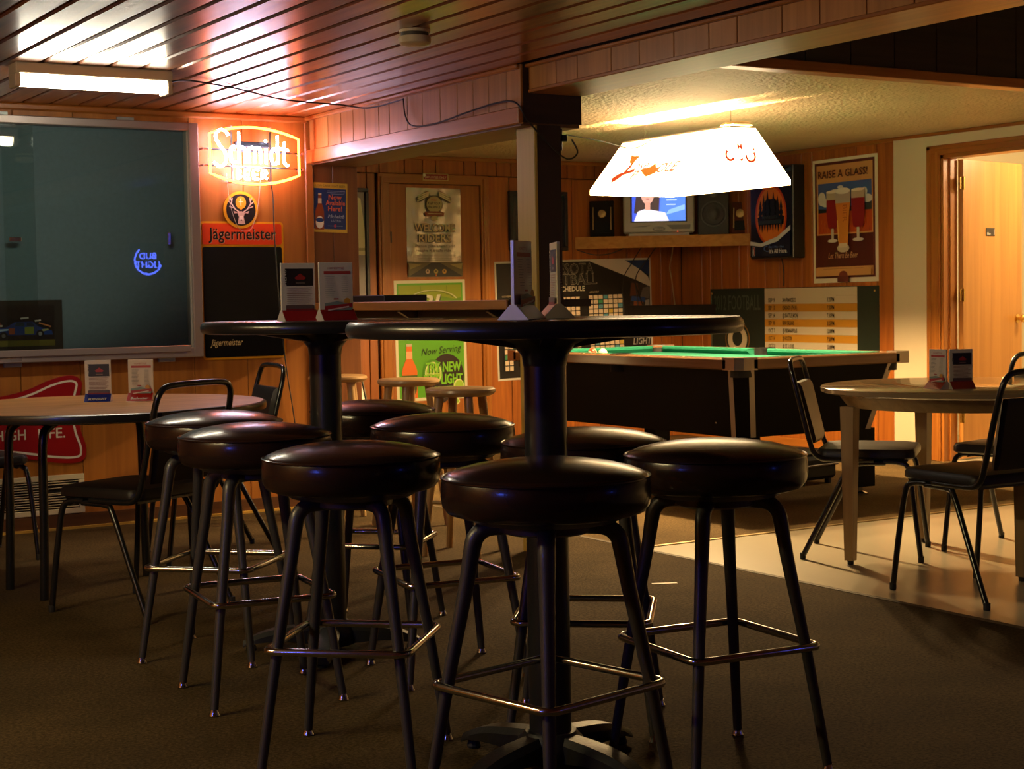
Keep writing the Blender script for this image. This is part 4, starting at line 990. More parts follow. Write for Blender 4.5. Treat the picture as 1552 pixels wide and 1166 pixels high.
part(MB().lathe([(0, .006), (.015, .004), (.03, .003), (.034, -.001)], 18, M=Matrix.Translation((0, -.001, .32)) @ ON_Y.to_4x4()), 'tweeter', mat('cone', (.03, .03, .032), .45), sp, True)
def plaque(s, w, h, label, frame):
    p = empty('trophy_plaque', on_shelf(s, .05), SA+R(4 if s < .5 else -8), label, 'plaque')
    M = Matrix.Rotation(R(-6), 4, 'X')
    part(MB().rbox(-w/2, 0, 0.002, w/2, .02, h, .006, M=M), 'wood_back', frame, p)
    part(MB().box(-w*.32, -.004, h*.12, w*.32, .0, h*.42, M=M), 'name_plate', mat('plaque_black', (.005, .005, .005), .6, spec=.15), p)
    part(MB().lathe([(0, .01), (.03, .008), (.034, .0)], 18, M=M @ Matrix.Translation((0, 0, h*.64)) @ ON_Y.to_4x4()), 'medallion', mat('old_brass', (.30, .20, .07), .4, .8), p, True)
    for sx in (-1, 1): part(MB().tube([(sx*w*.36, -.006, h*.2), (sx*w*.36, -.006, h*.82)], .005, 6, M=M), 'gold_column', mat('old_brass', (.30, .20, .07), .4, .8), p)
plaque(.205, .19, .285, 'black trophy plaque with gold trim left of the television', mat('plaque_dark', (.010, .007, .005), .7, spec=.15))
plaque(1.265, .13, .25, 'red-brown trophy plaque leaning beside the loudspeaker', mat('plaque_red', (.10, .022, .010), .65, spec=.15))
ps = empty('power_strip', (7.55, 10.10, 1.565), SA, 'grey power strip with red light under the television shelf', 'power strip')
part(MB().rbox(-.17, -.03, -.03, .17, .03, .008, .005), 'body', mat('strip_grey', (.25, .22, .18), .5), ps)
for k in range(4): part(MB().rbox(-.13+.06*k, -.045, -.03, -.09+.06*k, -.029, .0, .003), 'plug', BLACKPLASTIC, ps)
part(MB().lathe([(0, .0), (.011, .0), (.009, .008), (0, .01)], 10, M=Matrix.Translation((.13, -.031, -.02)) @ ON_Y.to_4x4()), 'switch_light', glow('red_led', (1, .05, .01), 3), ps, True)
def cord(pts, root, r=.004, m=CABLE, k=5):
    return under(MB().tube(smooth_path(pts, k), r, 6).build('power_cord', m), root)
cord([(7.46, 10.11, 1.54), (7.45, 10.25, 1.40), (7.44, 10.37, 1.25), (7.46, 10.385, 1.0), (7.46, 10.385, .75)], ps)
cord([(7.55, 10.04, 1.54), (7.56, 10.2, 1.42), (7.57, 10.37, 1.28), (7.60, 10.385, 1.05), (7.60, 10.385, .75)], ps)
cord([(7.68, 10.02, 1.55), (7.80, 10.2, 1.45), (7.90, 10.36, 1.36), (7.94, 10.385, 1.25), (7.97, 10.385, 1.04)], ps, .005, mat('tan_cord', (.45, .33, .16), .6))
cord([(7.02, 10.38, 1.50), (7.12, 10.30, 1.46), (7.25, 10.25, 1.47), (7.38, 10.18, 1.53)], ps)
LEDGE = mat('ledge_black', (.012, .008, .006), .85, spec=.15)
# dark lower corner shelf
lc = empty('corner_ledge', (7.9, 10.2, 1.03), 0, 'dark narrow corner ledge under the television shelf', 'shelf')
part(MB().prism([(7.50-7.9, YB-.001-10.2), (XR-.001-7.9, 9.96-10.2), (XR-.001-7.9, YB-.001-10.2)], 0, .03), 'board', LEDGE, lc)
part(MB().prism([(7.50-7.9, YB-.001-10.2), (XR-.001-7.9, 9.96-10.2), (XR-.001-7.9, 9.985-10.2), (7.53-7.9, YB-.001-10.2)], -.05, 0), 'apron', LEDGE, lc)

# ---------------- bar-height drink rail around the post
dr = empty('drink_rail', (3.87, 7.0, 1.09), 0, 'long oak drink rail running from the plywood wall to the post', 'shelf')
RAIL = wood('rail_oak', (.30, .125, .022), (.44, .20, .04), 'Y', .45, .1, .2, .06, 24)
mb = MB(); mb.prism([(-.21, -1.05), (-.058-.022, -1.05), (-.058-.022, -.915), (.07, -.915), (.07, -1.05), (.225, -1.05), (.225, 1.11), (-.21, 1.11)], .0, .034)
part(mb, 'top', DARKWOOD, dr)  # dark wood paints shade on the rail's end face
part(MB().rbox(-.222, -1.05, -.006, -.209, 1.11, .036, .003), 'edge_band', RAIL, dr)
part(MB().box(-.07, -.91, -.06, -.05, 1.11, .0), 'apron', mat('apron_green_lit', (.085, .065, .022), .6), dr)  # olive colour carries the greenish light on the recessed apron
for y in (-.80, .05, .90):
    part(MB().prism([(-.17, 0), (-.05, 0), (-.05, -.075), (-.07, -.075), (-.17, -.015)], y-.015, y+.015, M=Matrix(((1, 0, 0, 0), (0, 0, 1, 0), (0, 1, 0, 0), (0, 0, 0, 1)))), 'bracket', DARKWOOD, dr)
tag(MB().rbox(3.75, 7.30, 1.125, 4.0, 7.75, 1.16, .004).build('black_tray', BLACKPLASTIC), 'low black tray lying on the drink rail', 'tray')

# ---------------- things on ceiling, beam and post
sm = empty('smoke_detector', (2.90, 5.35, ZC), 0, 'round cream smoke detector on the plank ceiling', 'smoke detector')
SMM = mat('aged_plastic', (.62, .50, .30), .5)
part(MB().lathe([(0, -.001), (.058, -.001), (.058, -.012), (.0, -.012)], 28), 'base', SMM, sm, True)
part(MB().lathe([(.052, -.012), (.052, -.026), (.0, -.026)], 28), 'vent_ring', mat('vent_dark', (.06, .045, .025), .6), sm, True)
part(MB().lathe([(.059, -.026), (.061, -.032), (.060, -.050), (.052, -.056), (0, -.058)], 28), 'cap', SMM, sm, True)
cord([(2.47, 6.80, 2.10), (2.60, 6.90, 2.125), (2.9, 7.1, 2.13), (3.25, 7.35, 2.125), (3.60, 7.45, 2.128), (3.69, 7.3, 2.10), (3.698, 6.95, 2.105)], FL)
CORD2 = ([(3.698, 6.95, 2.105), (3.697, 6.93, 2.02), (3.695, 6.85, 1.965), (3.695, 6.62, 1.955), (3.69, 6.35, 1.972), (3.70, 6.10, 1.99), (3.70, 5.93, 1.975), (3.74, 5.90, 1.90), (3.86, 5.915, 1.80), (3.96, 5.925, 1.74), (4.02, 5.93, 1.77), (4.01, 5.96, 1.83)])
ob = empty('socket_box', (3.935, 6.0, 1.80), 0, 'black socket box on the side of the post', 'socket')
part(MB().rbox(0, -.03, -.02, .035, .03, .09, .004), 'box', BLACKPLASTIC, ob)
cord(CORD2, ob)
part(MB().rbox(.02, -.045, .02, .05, -.028, .05, .003), 'plug', BLACKPLASTIC, ob)
cord([(3.985, 5.965, 1.85), (4.4, 6.3, 1.87), (5.1, 7.0, 1.92), (5.60, 7.5, 2.03)], lamp, .003)

# ================================================================== furniture
# ---------------- high pedestal tables
TOPWOOD = mat('dark_laminate', (.045, .022, .012), .22, 0, .3, .02, 30, .2, 12)
EDGEB = mat('black_edge', (.012, .012, .013), .3, 0, .2)
def high_table(loc, rad, rz, label, zs=1.0):
    t = empty('high_table', loc, rz, label, 'table', 'round high pedestal tables')
    part(MB().lathe([(0, 1.045), (rad-.02, 1.045), (rad-.012, 1.052), (rad-.012, 1.066), (rad-.018, 1.070), (0, 1.070)], 64), 'top', TOPWOOD, t, True)
    part(MB().lathe([(rad-.013, 1.034), (rad-.004, 1.036), (rad+.001, 1.044), (rad+.002, 1.054), (rad-.001, 1.064), (rad-.008, 1.071), (rad-.016, 1.0705), (rad-.020, 1.05), (rad-.013, 1.034)], 64), 'edge_band', EDGEB, t, True)
    sp_ = part(MB().lathe([(.052, .96), (.056, .985), (.075, 1.01), (.11, 1.025), (.13, 1.035), (.13, 1.0455), (.0, 1.0455)], 28), 'support_plate', COLUMN, t, True)
    for k in range(4):
        M = Matrix.Rotation(k*PI/2, 4, 'Z')
        part(MB().add([(.05, -.016, 1.0), (.27, -.016, 1.033), (.27, -.016, 1.046), (.05, -.016, 1.046), (.05, .016, 1.0), (.27, .016, 1.033), (.27, .016, 1.046), (.05, .016, 1.046)], [(0, 1, 2, 3), (7, 6, 5, 4), (0, 4, 5, 1), (1, 5, 6, 2), (2, 6, 7, 3), (3, 7, 4, 0)], M=M), 'spider_arm', COLUMN, t)
    part(MB().tube([(0, 0, .05), (0, 0, 1.03)], .051, 28), 'column', COLUMN, t, True)
    part(MB().lathe([(0, .02), (.075, .02), (.085, .04), (.08, .07), (.062, .09), (.0, .09)], 28), 'base_hub', IRON, t, True)
    for k in range(4):
        M = Matrix.Rotation(k*PI/2+PI/4, 4, 'Z'); mb = MB(); n_ = 10; vs_ = []; fs_ = []
        for i in range(n_+1):
            s = i/n_; r = .05+.235*s; top_ = .085-.018*s-.036*s**4; wd_ = .034+.006*math.sin(s*PI)-.010*s**6; bt = .022+.02*math.sin(s*PI)*.6
            if i == n_: top_ = .035; bt = .014
            for (yy, zz) in ((-wd_, bt), (-wd_, top_-.014), (-wd_*.6, top_), (wd_*.6, top_), (wd_, top_-.014), (wd_, bt)): vs_.append((r, yy, zz))
        for i in range(n_):
            for q in range(6): fs_.append((i*6+q, i*6+(q+1) % 6, (i+1)*6+(q+1) % 6, (i+1)*6+q))
        fs_.append(tuple(range(6))); fs_.append(tuple(n_*6+5-q for q in range(6)))
        mb.add(vs_, [tuple(reversed(f_)) for f_ in fs_], M=M)
        ft = part(mb, 'foot', IRON, t, True)
        part(MB().lathe([(0, 0), (.016, 0), (.018, .006), (.014, .018), (0, .018)], 12, M=M @ Matrix.Translation((.262, 0, 0))), 'glide', RUBBER, ft)
    t.scale = (1, 1, zs); return t
high_table((2.081, 3.222, 0), .470, R(-30), 'large round high table with black edge beside the nearest bar stools', 1.0095)
high_table((2.215, 4.735, 0), .392, R(13.3), 'smaller round high table standing nearer the display case')

# ---------------- bar stools
def make_stool():
    t = empty('bar_stool', (0, 0, 0))
    seat = part(MB().lathe([(0, .668), (.13, .668), (.188, .670), (.206, .676), (.216, .690), (.2195, .710), (.219, .730), (.2165, .746), (.2135, .752), (.205, .758), (.185, .766), (.15, .775), (.10, .783), (.05, .787), (0, .788)], 48), 'seat', STOOLVINYL, t, True)
    part(MB().tube([(.2165*math.cos(2*PI*i/48), .2165*math.sin(2*PI*i/48), .7505) for i in range(48)], .0032, 6, closed=True), 'piping', STOOLVINYL, seat, True)
    part(MB().lathe([(0, .628), (.085, .628), (.10, .634), (.10, .648), (.15, .655), (.17, .668), (0, .668)], 28), 'seat_plate', STEELPAINT, t, True)
    for k in range(4):
        a_ = k*PI/2; c_, s_ = math.cos(a_), math.sin(a_)
        pr_ = [(.05, .642), (.10, .642), (.128, .637), (.146, .622), (.155, .598), (.170, .510), (.212, .30), (.262, .016)]
        path = smooth_path([(r*c_, r*s_, z) for r, z in pr_], 3)
        n_ = len(path); rad = [.0185 if i < n_*.55 else .0185-.0078*((i/n_-.55)/.45) for i in range(n_)]
        leg = part(MB().tube(path, rad, 12), 'leg', STEELPAINT, t, True)
        part(MB().lathe([(0, 0), (.014, 0), (.016, .003), (.0125, .012), (.011, .02), (0, .02)], 12, M=Matrix.Translation((.263*c_, .263*s_, 0))), 'glide', CHROME, leg, True)
    P = []
    rc = .247
    for k in range(4):
        a_ = k*PI/2; c = Vector((math.cos(a_), math.sin(a_), 0))*rc
        p_ = Vector((math.cos(a_-PI/2), math.sin(a_-PI/2), 0))*rc; q_ = Vector((math.cos(a_+PI/2), math.sin(a_+PI/2), 0))*rc
        d1 = (p_-c).normalized(); d2 = (q_-c).normalized()
        for i in range(5):
            w = i/4; b0 = c+d1*.03; b1_ = c+d2*.03
            P.append((1-w)**2*b0+2*w*(1-w)*c+w*w*b1_)
    part(MB().tube([(p.x, p.y, .300) for p in P], .0095, 10, closed=True), 'footrest', CHROME, t, True)
    return t
SG = 'black vinyl bar stools around the high tables'
stools = [
 ((1.897, 4.901), 0, 1.0, 'black bar stool beside the smaller high table, nearest the chair with the open loop back'),
 ((1.790, 4.310), 38, 1.0, 'shiny black bar stool in front of the smaller high table, reflecting the neon'),
 ((1.728, 3.558), 3, 1.0, 'black bar stool in the gap between the two high tables, beside the open aisle'),
 ((1.862, 2.887), 57, 1.03, 'black bar stool standing in front of the large high table column'),
 ((2.424, 3.010), 40, 1.0, 'black bar stool at the large high table on the side of the pale vinyl floor'),
 ((2.382, 3.507), 6, 1.0, 'black bar stool tucked behind the large high table toward the pool table'),
 ((2.370, 4.244), 36, 1.0, 'black bar stool beside the smaller high table on the post side'),
 ((2.520, 5.010), 0, 1.0, 'black bar stool behind the smaller high table toward the drink rail')]
ps0 = make_stool()
for i, ((x, y), rz, sc_, lab) in enumerate(stools):
    o = ps0 if i == 0 else copy_tree(ps0)
    o.location = (x, y, 0); o.rotation_euler = (0, 0, R(rz)); o.scale = (sc_, sc_, 1)
    tag(o, lab, 'stool', SG)

# ---------------- wooden stools under the drink rail
def wood_stool():
    t = empty('wooden_stool', (0, 0, 0))
    SW = wood('stool_maple', (.42, .24, .09), (.56, .35, .15), 'X', .35, .3, .2, .1, 24)
    SWZ = wood('stool_maple_leg', (.40, .23, .09), (.52, .33, .14), 'Z', .35, .3, .2, .1, 24)
    part(MB().lathe([(0, .705), (.135, .705), (.150, .712), (.157, .723), (.155, .734), (.145, .740), (.08, .738), (0, .735)], 36), 'seat', SW, t, True)
    for k in range(4):
        a_ = k*PI/2+PI/4; c_, s_ = math.cos(a_), math.sin(a_)
        part(MB().tube([(.10*c_, .10*s_, .71), (.135*c_, .135*s_, .40), (.185*c_, .185*s_, 0)], [.020, .0195, .015], 12), 'leg', SWZ, t, True)
        b_ = a_+PI/2
        z = .24 if k % 2 else .33; rr = .185-.05*z/.40
        part(MB().tube([(rr*c_, rr*s_, z), (rr*math.cos(b_), rr*math.sin(b_), z)], .010, 8), 'rung', SWZ, t, True)
    return t
w0 = wood_stool()
for i, (x, y, rz, lab) in enumerate(((3.55, 6.19, 35, 'round wooden stool beside the post under the drink rail'), (3.79, 7.13, 10, 'round wooden stool in front of the lime beer poster, middle of the row'), (3.70, 7.76, 60, 'round wooden stool under the drink rail next to the plywood wall'))):
    o = w0 if i == 0 else copy_tree(w0)
    o.location = (x, y, 0); o.rotation_euler = (0, 0, R(rz)); tag(o, lab, 'stool', 'wooden stools under the drink rail')
# white chair-like folded sign leaning under the rail
e = empty('folded_board', (4.45, 8.9, 0), R(35), 'white folded board leaning beyond the wooden stools', 'board')
part(MB().box(-.16, 0, 0, .16, .012, .88, M=Matrix.Rotation(R(-12), 4, 'X')), 'panel', mat('white_board', (.55, .5, .42), .4), e)
part(MB().tube([(-.16, -.004, 0), (-.16, .18, .86), (.16, .18, .86), (.16, -.004, 0)], .009, 8), 'frame', CHROME, e, True)

# ---------------- stacking chairs
def make_chair():
    t = empty('stacking_chair', (0, 0, 0))
    # seat cushion
    prof = rrect(-.205, -.19, .205, .22, .05, 5); mb = MB(); n_ = len(prof); vs_ = []; fs_ = []
    for k_, z in ((.94, .428), (1.0, .436), (1.0, .458), (.96, .470), (.80, .476), (.40, .479)):
        vs_ += [(x*k_, (y-.015)*k_+.015, z) for x, y in prof]
    for i in range(5):
        for q in range(n_): fs_.append((i*n_+q, i*n_+(q+1) % n_, (i+1)*n_+(q+1) % n_, (i+1)*n_+q))
    fs_.append(tuple(range(n_-1, -1, -1))); fs_.append(tuple(5*n_+q for q in range(n_)))
    part(mb.add(vs_, fs_), 'seat', BLACKVINYL, t, True)
    part(MB().box(-.18, -.17, .418, .18, .19, .430), 'seat_pan', BLACKPAINT, t)
    for s in (-1, 1):
        for nm, pts in (('leg', [(s*.185, .09, .418), (s*.188, .16, .414), (s*.195, .195, .385), (s*.205, .215, .25), (s*.215, .245, .012)]), ('leg', [(s*.185, .10, .412), (s*.188, -.02, .408), (s*.195, -.06, .38), (s*.208, -.15, .20), (s*.222, -.245, .012)])):
            lg = part(MB().tube(smooth_path(pts, 4), .0115, 10), nm, BLACKPAINT, t, True)
            e_ = pts[-1]
            part(MB().lathe([(0, 0), (.0118, 0), (.0128, .005), (.0128, .026), (0, .026)], 10, M=Matrix.Translation((e_[0], e_[1], 0))), 'rubber_foot', RUBBER, lg)
    pts = [(-.195, .05, .425), (-.20, -.12, .425), (-.203, -.185, .44), (-.203, -.215, .50), (-.20, -.255, .66), (-.195, -.285, .775), (-.180, -.297, .822), (-.14, -.302, .842), (0, -.303, .846)]
    full = pts + [(-x, y, z) for x, y, z in reversed(pts[:-1])]
    part(MB().tube(smooth_path(full, 4), .0115, 10), 'back_frame', BLACKPAINT, t, True)
    # back cushion between the uprights
    mb = MB(); vs_ = []; fs_ = []; rows_ = [(.49, -.213), (.51, -.218), (.60, -.240), (.68, -.260), (.735, -.274), (.75, -.278)]
    for j, (z, y) in enumerate(rows_):
        w = .178-.02*(1-(z-.49)/.26); th = .022 if 0 < j < 5 else .012
        for x, dy in ((-w, 0), (-w*.93, th), (0, th+.006), (w*.93, th), (w, 0), (w*.93, -th*.7), (0, -th*.8), (-w*.93, -th*.7)): vs_.append((x, y+dy, z))
    for j in range(5):
        for q in range(8): fs_.append((j*8+q, j*8+(q+1) % 8, (j+1)*8+(q+1) % 8, (j+1)*8+q))
    fs_.append(tuple(range(7, -1, -1))); fs_.append(tuple(40+q for q in range(8)))
    part(mb.add(vs_, [tuple(reversed(f_)) for f_ in fs_]), 'back_cushion', BLACKVINYL, t, True)
    return t
def face(fx, fy): return math.atan2(fy, fx)-PI/2
ch0 = make_chair()
chairs = [((1.945, 5.81), (-.45, .89), 'black stacking chair with its open loop back beside the shiny bar stool'),
          ((2.63, 6.86), (-.97, .12), 'black stacking chair at the laminate-topped table under the chalkboard'),
          ((1.70, 7.42), (.12, -1), 'black stacking chair in front of the wall vent'),
          ((4.96, 5.12), (.644, -.765), 'black stacking chair between the pool table and the pale round table'),
          ((4.62, 4.165), (.05, 1), 'black stacking chair with its back to the open carpet at the pale round table'),
          ((5.54, 4.79), (-1, -.2), 'black stacking chair at the pale round table on the washroom side')]
for i, ((x, y), (fx, fy), lab) in enumerate(chairs):
    o = ch0 if i == 0 else copy_tree(ch0)
    o.location = (x, y, 0); o.rotation_euler = (0, 0, face(fx, fy)); tag(o, lab, 'chair', 'black stacking chairs')

# ---------------- laminate-topped round table by the display case
lt = empty('round_table', (1.95, 6.30, 0), 0, 'round table with brown wood-grain laminate top and black legs', 'table')
LAM = wood('brown_laminate', (.42, .175, .038), (.58, .285, .08), 'X', .42, .0, .2, .05, 16, .03)
part(MB().lathe([(0, .712), (.655, .712), (.655, .738), (.652, .741), (0, .741)], 64), 'top', LAM, lt, True)
part(MB().lathe([(.653, .708), (.663, .710), (.666, .724), (.663, .737), (.654, .7405), (.653, .708)], 64), 'edge_band', EDGEB, lt, True)
part(MB().lathe([(0, .695), (.52, .695), (.56, .712), (0, .712)], 48), 'underframe', BLACKPAINT, lt, True)
for lx, ly in ((-.250, -.105), (.236, .183), (.30, -.20), (-.30, .20)):
    L2_ = math.hypot(lx, ly); c_, s_ = lx/L2_, ly/L2_
    part(MB().tube(smooth_path([(c_*(L2_-.10), s_*(L2_-.10), .695), (c_*(L2_-.03), s_*(L2_-.03), .665), (c_*L2_, s_*L2_, .60), (c_*(L2_+.005), s_*(L2_+.005), .30), (c_*(L2_+.015), s_*(L2_+.015), .0)], 4), .0175, 12), 'leg', BLACKPAINT, lt, True)

# ---------------- pale round table
rt_ = empty('round_table', (5.16, 4.72, 0), R(20), 'round pale laminate table with square tapered wooden legs', 'table')
PALE = mat('pale_laminate', (.36, .26, .14), .10, 0, .5, 0, 20, .06, 6, spec=.8)
part(MB().lathe([(0, .712), (.600, .712), (.610, .718), (.612, .735), (.606, .740), (0, .740)], 64), 'top', PALE, rt_, True)
part(MB().lathe([(.50, .655), (.545, .712), (.0, .712), (0, .655)], 48), 'apron', wood('apron_wood', (.26, .16, .06), (.36, .23, .09), 'X', .4), rt_, True)
LEGW = wood('leg_wood', (.26, .16, .065), (.36, .24, .10), 'Z', .45)
for sx in (-1, 1):
    for sy in (-1, 1):
        x, y = sx*.365, sy*.365; a0, a1 = .030, .019
        vs_ = [(x+i*a1, y+j*a1, .018) for i, j in ((-1, -1), (1, -1), (1, 1), (-1, 1))]+[(x+i*a0, y+j*a0, .66) for i, j in ((-1, -1), (1, -1), (1, 1), (-1, 1))]
        lg = part(MB().add(vs_, [(3, 2, 1, 0), (4, 5, 6, 7)]+[(i, (i+1) % 4, 4+(i+1) % 4, 4+i) for i in range(4)]), 'leg', LEGW, rt_)
        part(MB().lathe([(0, 0), (.013, 0), (.014, .018), (0, .018)], 10, M=Matrix.Translation((x, y, 0))), 'glide', RUBBER, lg)

# ---------------- menu holders
CARD = '#d8d2c4'
def menu_front(a, style):
    if style == 'menu':
        a.rect(-.040, .102, .046, .152, '#1e1816'); a.text('MENU', -.036, .103, .017, '#d8d4c8', rot=90, align='L', width=.046, bold=.01)
        a.poly([(-.012, .125), (.006, .138), (.024, .125), (.018, .120), (-.006, .120)], '#a02820'); a.rect(-.008, .108, .02, .113, '#6a5a50')
        for k in range(10): a.line([(-.036, .096-k*.0055), (.042-.006*(k % 3), .096-k*.0055)], .0018, '#8a6a58')
        a.rect(-.040, .036, .046, .046, '#5a4a48'); a.rect(-.040, .029, .046, .036, '#7a1c20')
    else:
        a.text('HOMESTYLE', 0, .148, .009, '#a03028', width=.05); a.rect(-.038, .134, .044, .143, '#b04038')
        for k in range(12): a.line([(-.036, .128-k*.0055), (-.005-.003*(k % 4), .128-k*.0055)], .0016, '#8c8c80'); a.line([(.015, .128-k*.0055), (.035, .128-k*.0055)], .0016, '#a0a094')
        a.rect(-.012, .060, .004, .064, '#a03028'); a.oval(.03, .055, .010, .010, '#c89030', 12); a.poly([(-.04, .05), (0, .056), (.044, .046), (.044, .03), (-.04, .03)], '#7c9088')
        a.poly([(-.04, .026), (.046, .038), (.046, .05), (-.04, .042)], '#a02424'); a.line([(-.03, .030), (.035, .040)], .004, '#d8c0b8')
def menu_holder(loc, rz, label, base='#98201c', style='menu', base_text=None, sc_=1.0):
    e = empty('menu_holder', loc, rz, label, 'menu', 'table menu holders'); e.scale = (sc_, sc_, sc_)
    part(MB().rbox(-.052, -.004, .012, .052, .004, .168, .001), 'card', ink(CARD, .2), e)
    for s in (-1, 1):
        ar = Art(.0042); menu_front(ar, style if s > 0 else ('list' if style == 'menu' else 'menu'))
        o = ar.build(e, 'menu_print'); o.matrix_local = (ON_Y if s > 0 else FACE_PY).to_4x4()
    P = [(-.036, 0), (.036, 0), (.006, .032), (-.006, .032)]
    M = Matrix(((0, 0, 1, 0), (1, 0, 0, 0), (0, 1, 0, 0), (0, 0, 0, 1)))
    b_ = part(MB().prism(P, -.053, .053, M=M), 'base', ink('#c8c0b8', .25), e)
    for s in (-1, 1):
        q = [(-.052, s*.0365, .001), (.052, s*.0365, .001), (.052, s*.0068, .032), (-.052, s*.0068, .032)]
        part(MB().add(q, [(0, 1, 2, 3) if s < 0 else (3, 2, 1, 0)]), 'base_print', ink(base, .25), b_)
    if base_text:
        v, f = text_polys(base_text, .016, .015, .25); w = max(p[0] for p in v); k = .075/w
        part(MB().add([((p[0]-w/2)*k, -.0372+.9*(p[1]*1.0+.008)*.69*1.0, .0075+p[1]*.72) for p in v], f), 'base_lettering', ink('#e8e4d8'), b_)
    return e
VIEW = -R(31.7)
menu_holder((2.003, 6.45, .741), VIEW+R(4), 'white menu card with dark photo and blue foot on the brown laminate table', '#20308c', 'menu', 'BUD LIGHT')
menu_holder((2.155, 6.37, .741), VIEW-R(4), 'white price list card with red foot on the brown laminate table', '#a8201c', 'list', 'Budweiser')
menu_holder((2.125, 4.735, 1.0705), VIEW+R(28), 'menu card with red foot and dark photo on the smaller high table', '#8a1c20', 'menu', None, 1.1)
menu_holder((2.226, 4.668, 1.0705), VIEW+R(28), 'mauve price list card with red foot on the smaller high table', '#7a181c', 'list', None, 1.1)
menu_holder((2.015, 3.215, 1.081), VIEW+R(68), 'thin white menu card seen nearly edge-on over the large high table column', '#8a3a50', 'list', None, 1.1)
menu_holder((2.165, 3.30, 1.081), VIEW+R(97), 'narrow tan-edged menu card on the large high table beside the post', '#a87850', 'list', None, 1.1)
menu_holder((4.905, 4.53, .740), VIEW+R(10), 'dark-photo menu card with red foot on the pale round table', '#8a1c20', 'menu', None, .95)
menu_holder((4.848, 4.596, .740), VIEW-R(62), 'price list card turned sideways on the pale round table', '#8a1c20', 'list', None, .95)

# ---------------- pool table
PX, PY = 5.955, 7.57
pt = empty('pool_table', (PX, PY, 0), 0, 'coin-operated pool table with green cloth and dark cabinet', 'pool table')
HX, HY = .625, 1.15
CAB = mat('dark_cabinet', (.005, .0035, .0025), .7, spec=.12)
RAILW = wood('pool_rail_wood', (.16, .075, .03), (.24, .12, .05), 'Y', .25, .5, .12, .08)
STRIP = mat('cabinet_strip', (.36, .30, .25), .35, .4)
CLOTH = mat('green_cloth', (.0, .13, .075), .85, 0, 0, .1, 400)
tx0, ty0, bx0, by0 = HX-.05, HY-.05, HX-.14, HY-.14
mb = MB(); vs_ = []
def oct_(x, y, c, z): return [(-x+c, -y, z), (x-c, -y, z), (x, -y+c, z), (x, y-c, z), (x-c, y, z), (-x+c, y, z), (-x, y-c, z), (-x, -y+c, z)]
vs_ = oct_(bx0, by0, .055, .375)+oct_(tx0, ty0, .06, .742)
part(mb.add(vs_, [tuple(range(7, -1, -1)), tuple(range(8, 16))]+[(i, (i+1) % 8, 8+(i+1) % 8, 8+i) for i in range(8)]), 'cabinet', CAB, pt)
for i in range(8):   # metal strips along the cabinet's eight upright edges
    p0, p1 = Vector(vs_[i]), Vector(vs_[8+i])
    n_ = Vector((p0.x, p0.y, 0)).normalized()*.003
    tdir = (Vector(vs_[(i+1) % 8])-p0) if i % 2 == 0 else (Vector(vs_[i-1])-p0)
    if i % 2 == 1: tdir = Vector(vs_[i-1])-p0
    tdir = tdir.normalized()*.036 if i % 2 == 0 else tdir.normalized()*.036
    q = [p0+n_, p0+tdir+n_, p1+tdir+n_, p1+n_]; q2 = [v_-n_*2 for v_ in q]
    fcs = [(0, 1, 2, 3), (7, 6, 5, 4), (0, 4, 5, 1), (1, 5, 6, 2), (2, 6, 7, 3), (3, 7, 4, 0)]
    part(MB().add(q+q2, fcs), 'edge_strip', STRIP, pt)
for s in (-1, 1):
    part(MB().rbox(s*HX-.0 if s < 0 else HX-.11, -HY+.10, .742, -HX+.11 if s < 0 else HX, HY-.10, .800, .006), 'side_rail', RAILW, pt)
    part(MB().rbox(-HX+.10, -HY if s < 0 else HY-.11, .742, HX-.10, -HY+.11 if s < 0 else HY, .800, .006), 'end_rail', wood('pool_end_rail', (.16, .075, .03), (.24, .12, .05), 'X', .25, .5, .12, .08), pt)
CAPM = mat('corner_casting', (.50, .42, .34), .2, .8)
for sx in (-1, 1):
    for sy in (-1, 1):
        x, y = sx*HX, sy*HY
        pc = [(x, y-sy*.13), (x, y-sy*.035), (x-sx*.035, y), (x-sx*.13, y), (x-sx*.13, y-sy*.075), (x-sx*.075, y-sy*.13)]
        part(MB().prism(pc, .740, .806), 'corner_cap', CAPM, pt)
        part(MB().lathe([(.058, .70), (.062, .79), (.055, .792), (.05, .70), (.058, .70)], 18, M=Matrix.Translation((sx*(HX-.105), sy*(HY-.105), 0))), 'pocket', RUBBER, pt, True)
        lg_ = part(MB().prism([(sx*(HX-.27), sy*(HY-.27)), (sx*(HX-.15), sy*(HY-.27)), (sx*(HX-.15), sy*(HY-.15)), (sx*(HX-.27), sy*(HY-.15))], .05, .378), 'leg', CAB, pt)
        part(MB().lathe([(0, 0), (.045, 0), (.045, .012), (.018, .022), (.018, .05), (0, .05)], 16, M=Matrix.Translation((sx*(HX-.21), sy*(HY-.21), 0))), 'leveling_foot', CHROME, lg_, True)
part(MB().box(-HX+.09, -HY+.09, .742, HX-.09, HY-.09, .762), 'bed_cloth', CLOTH, pt)
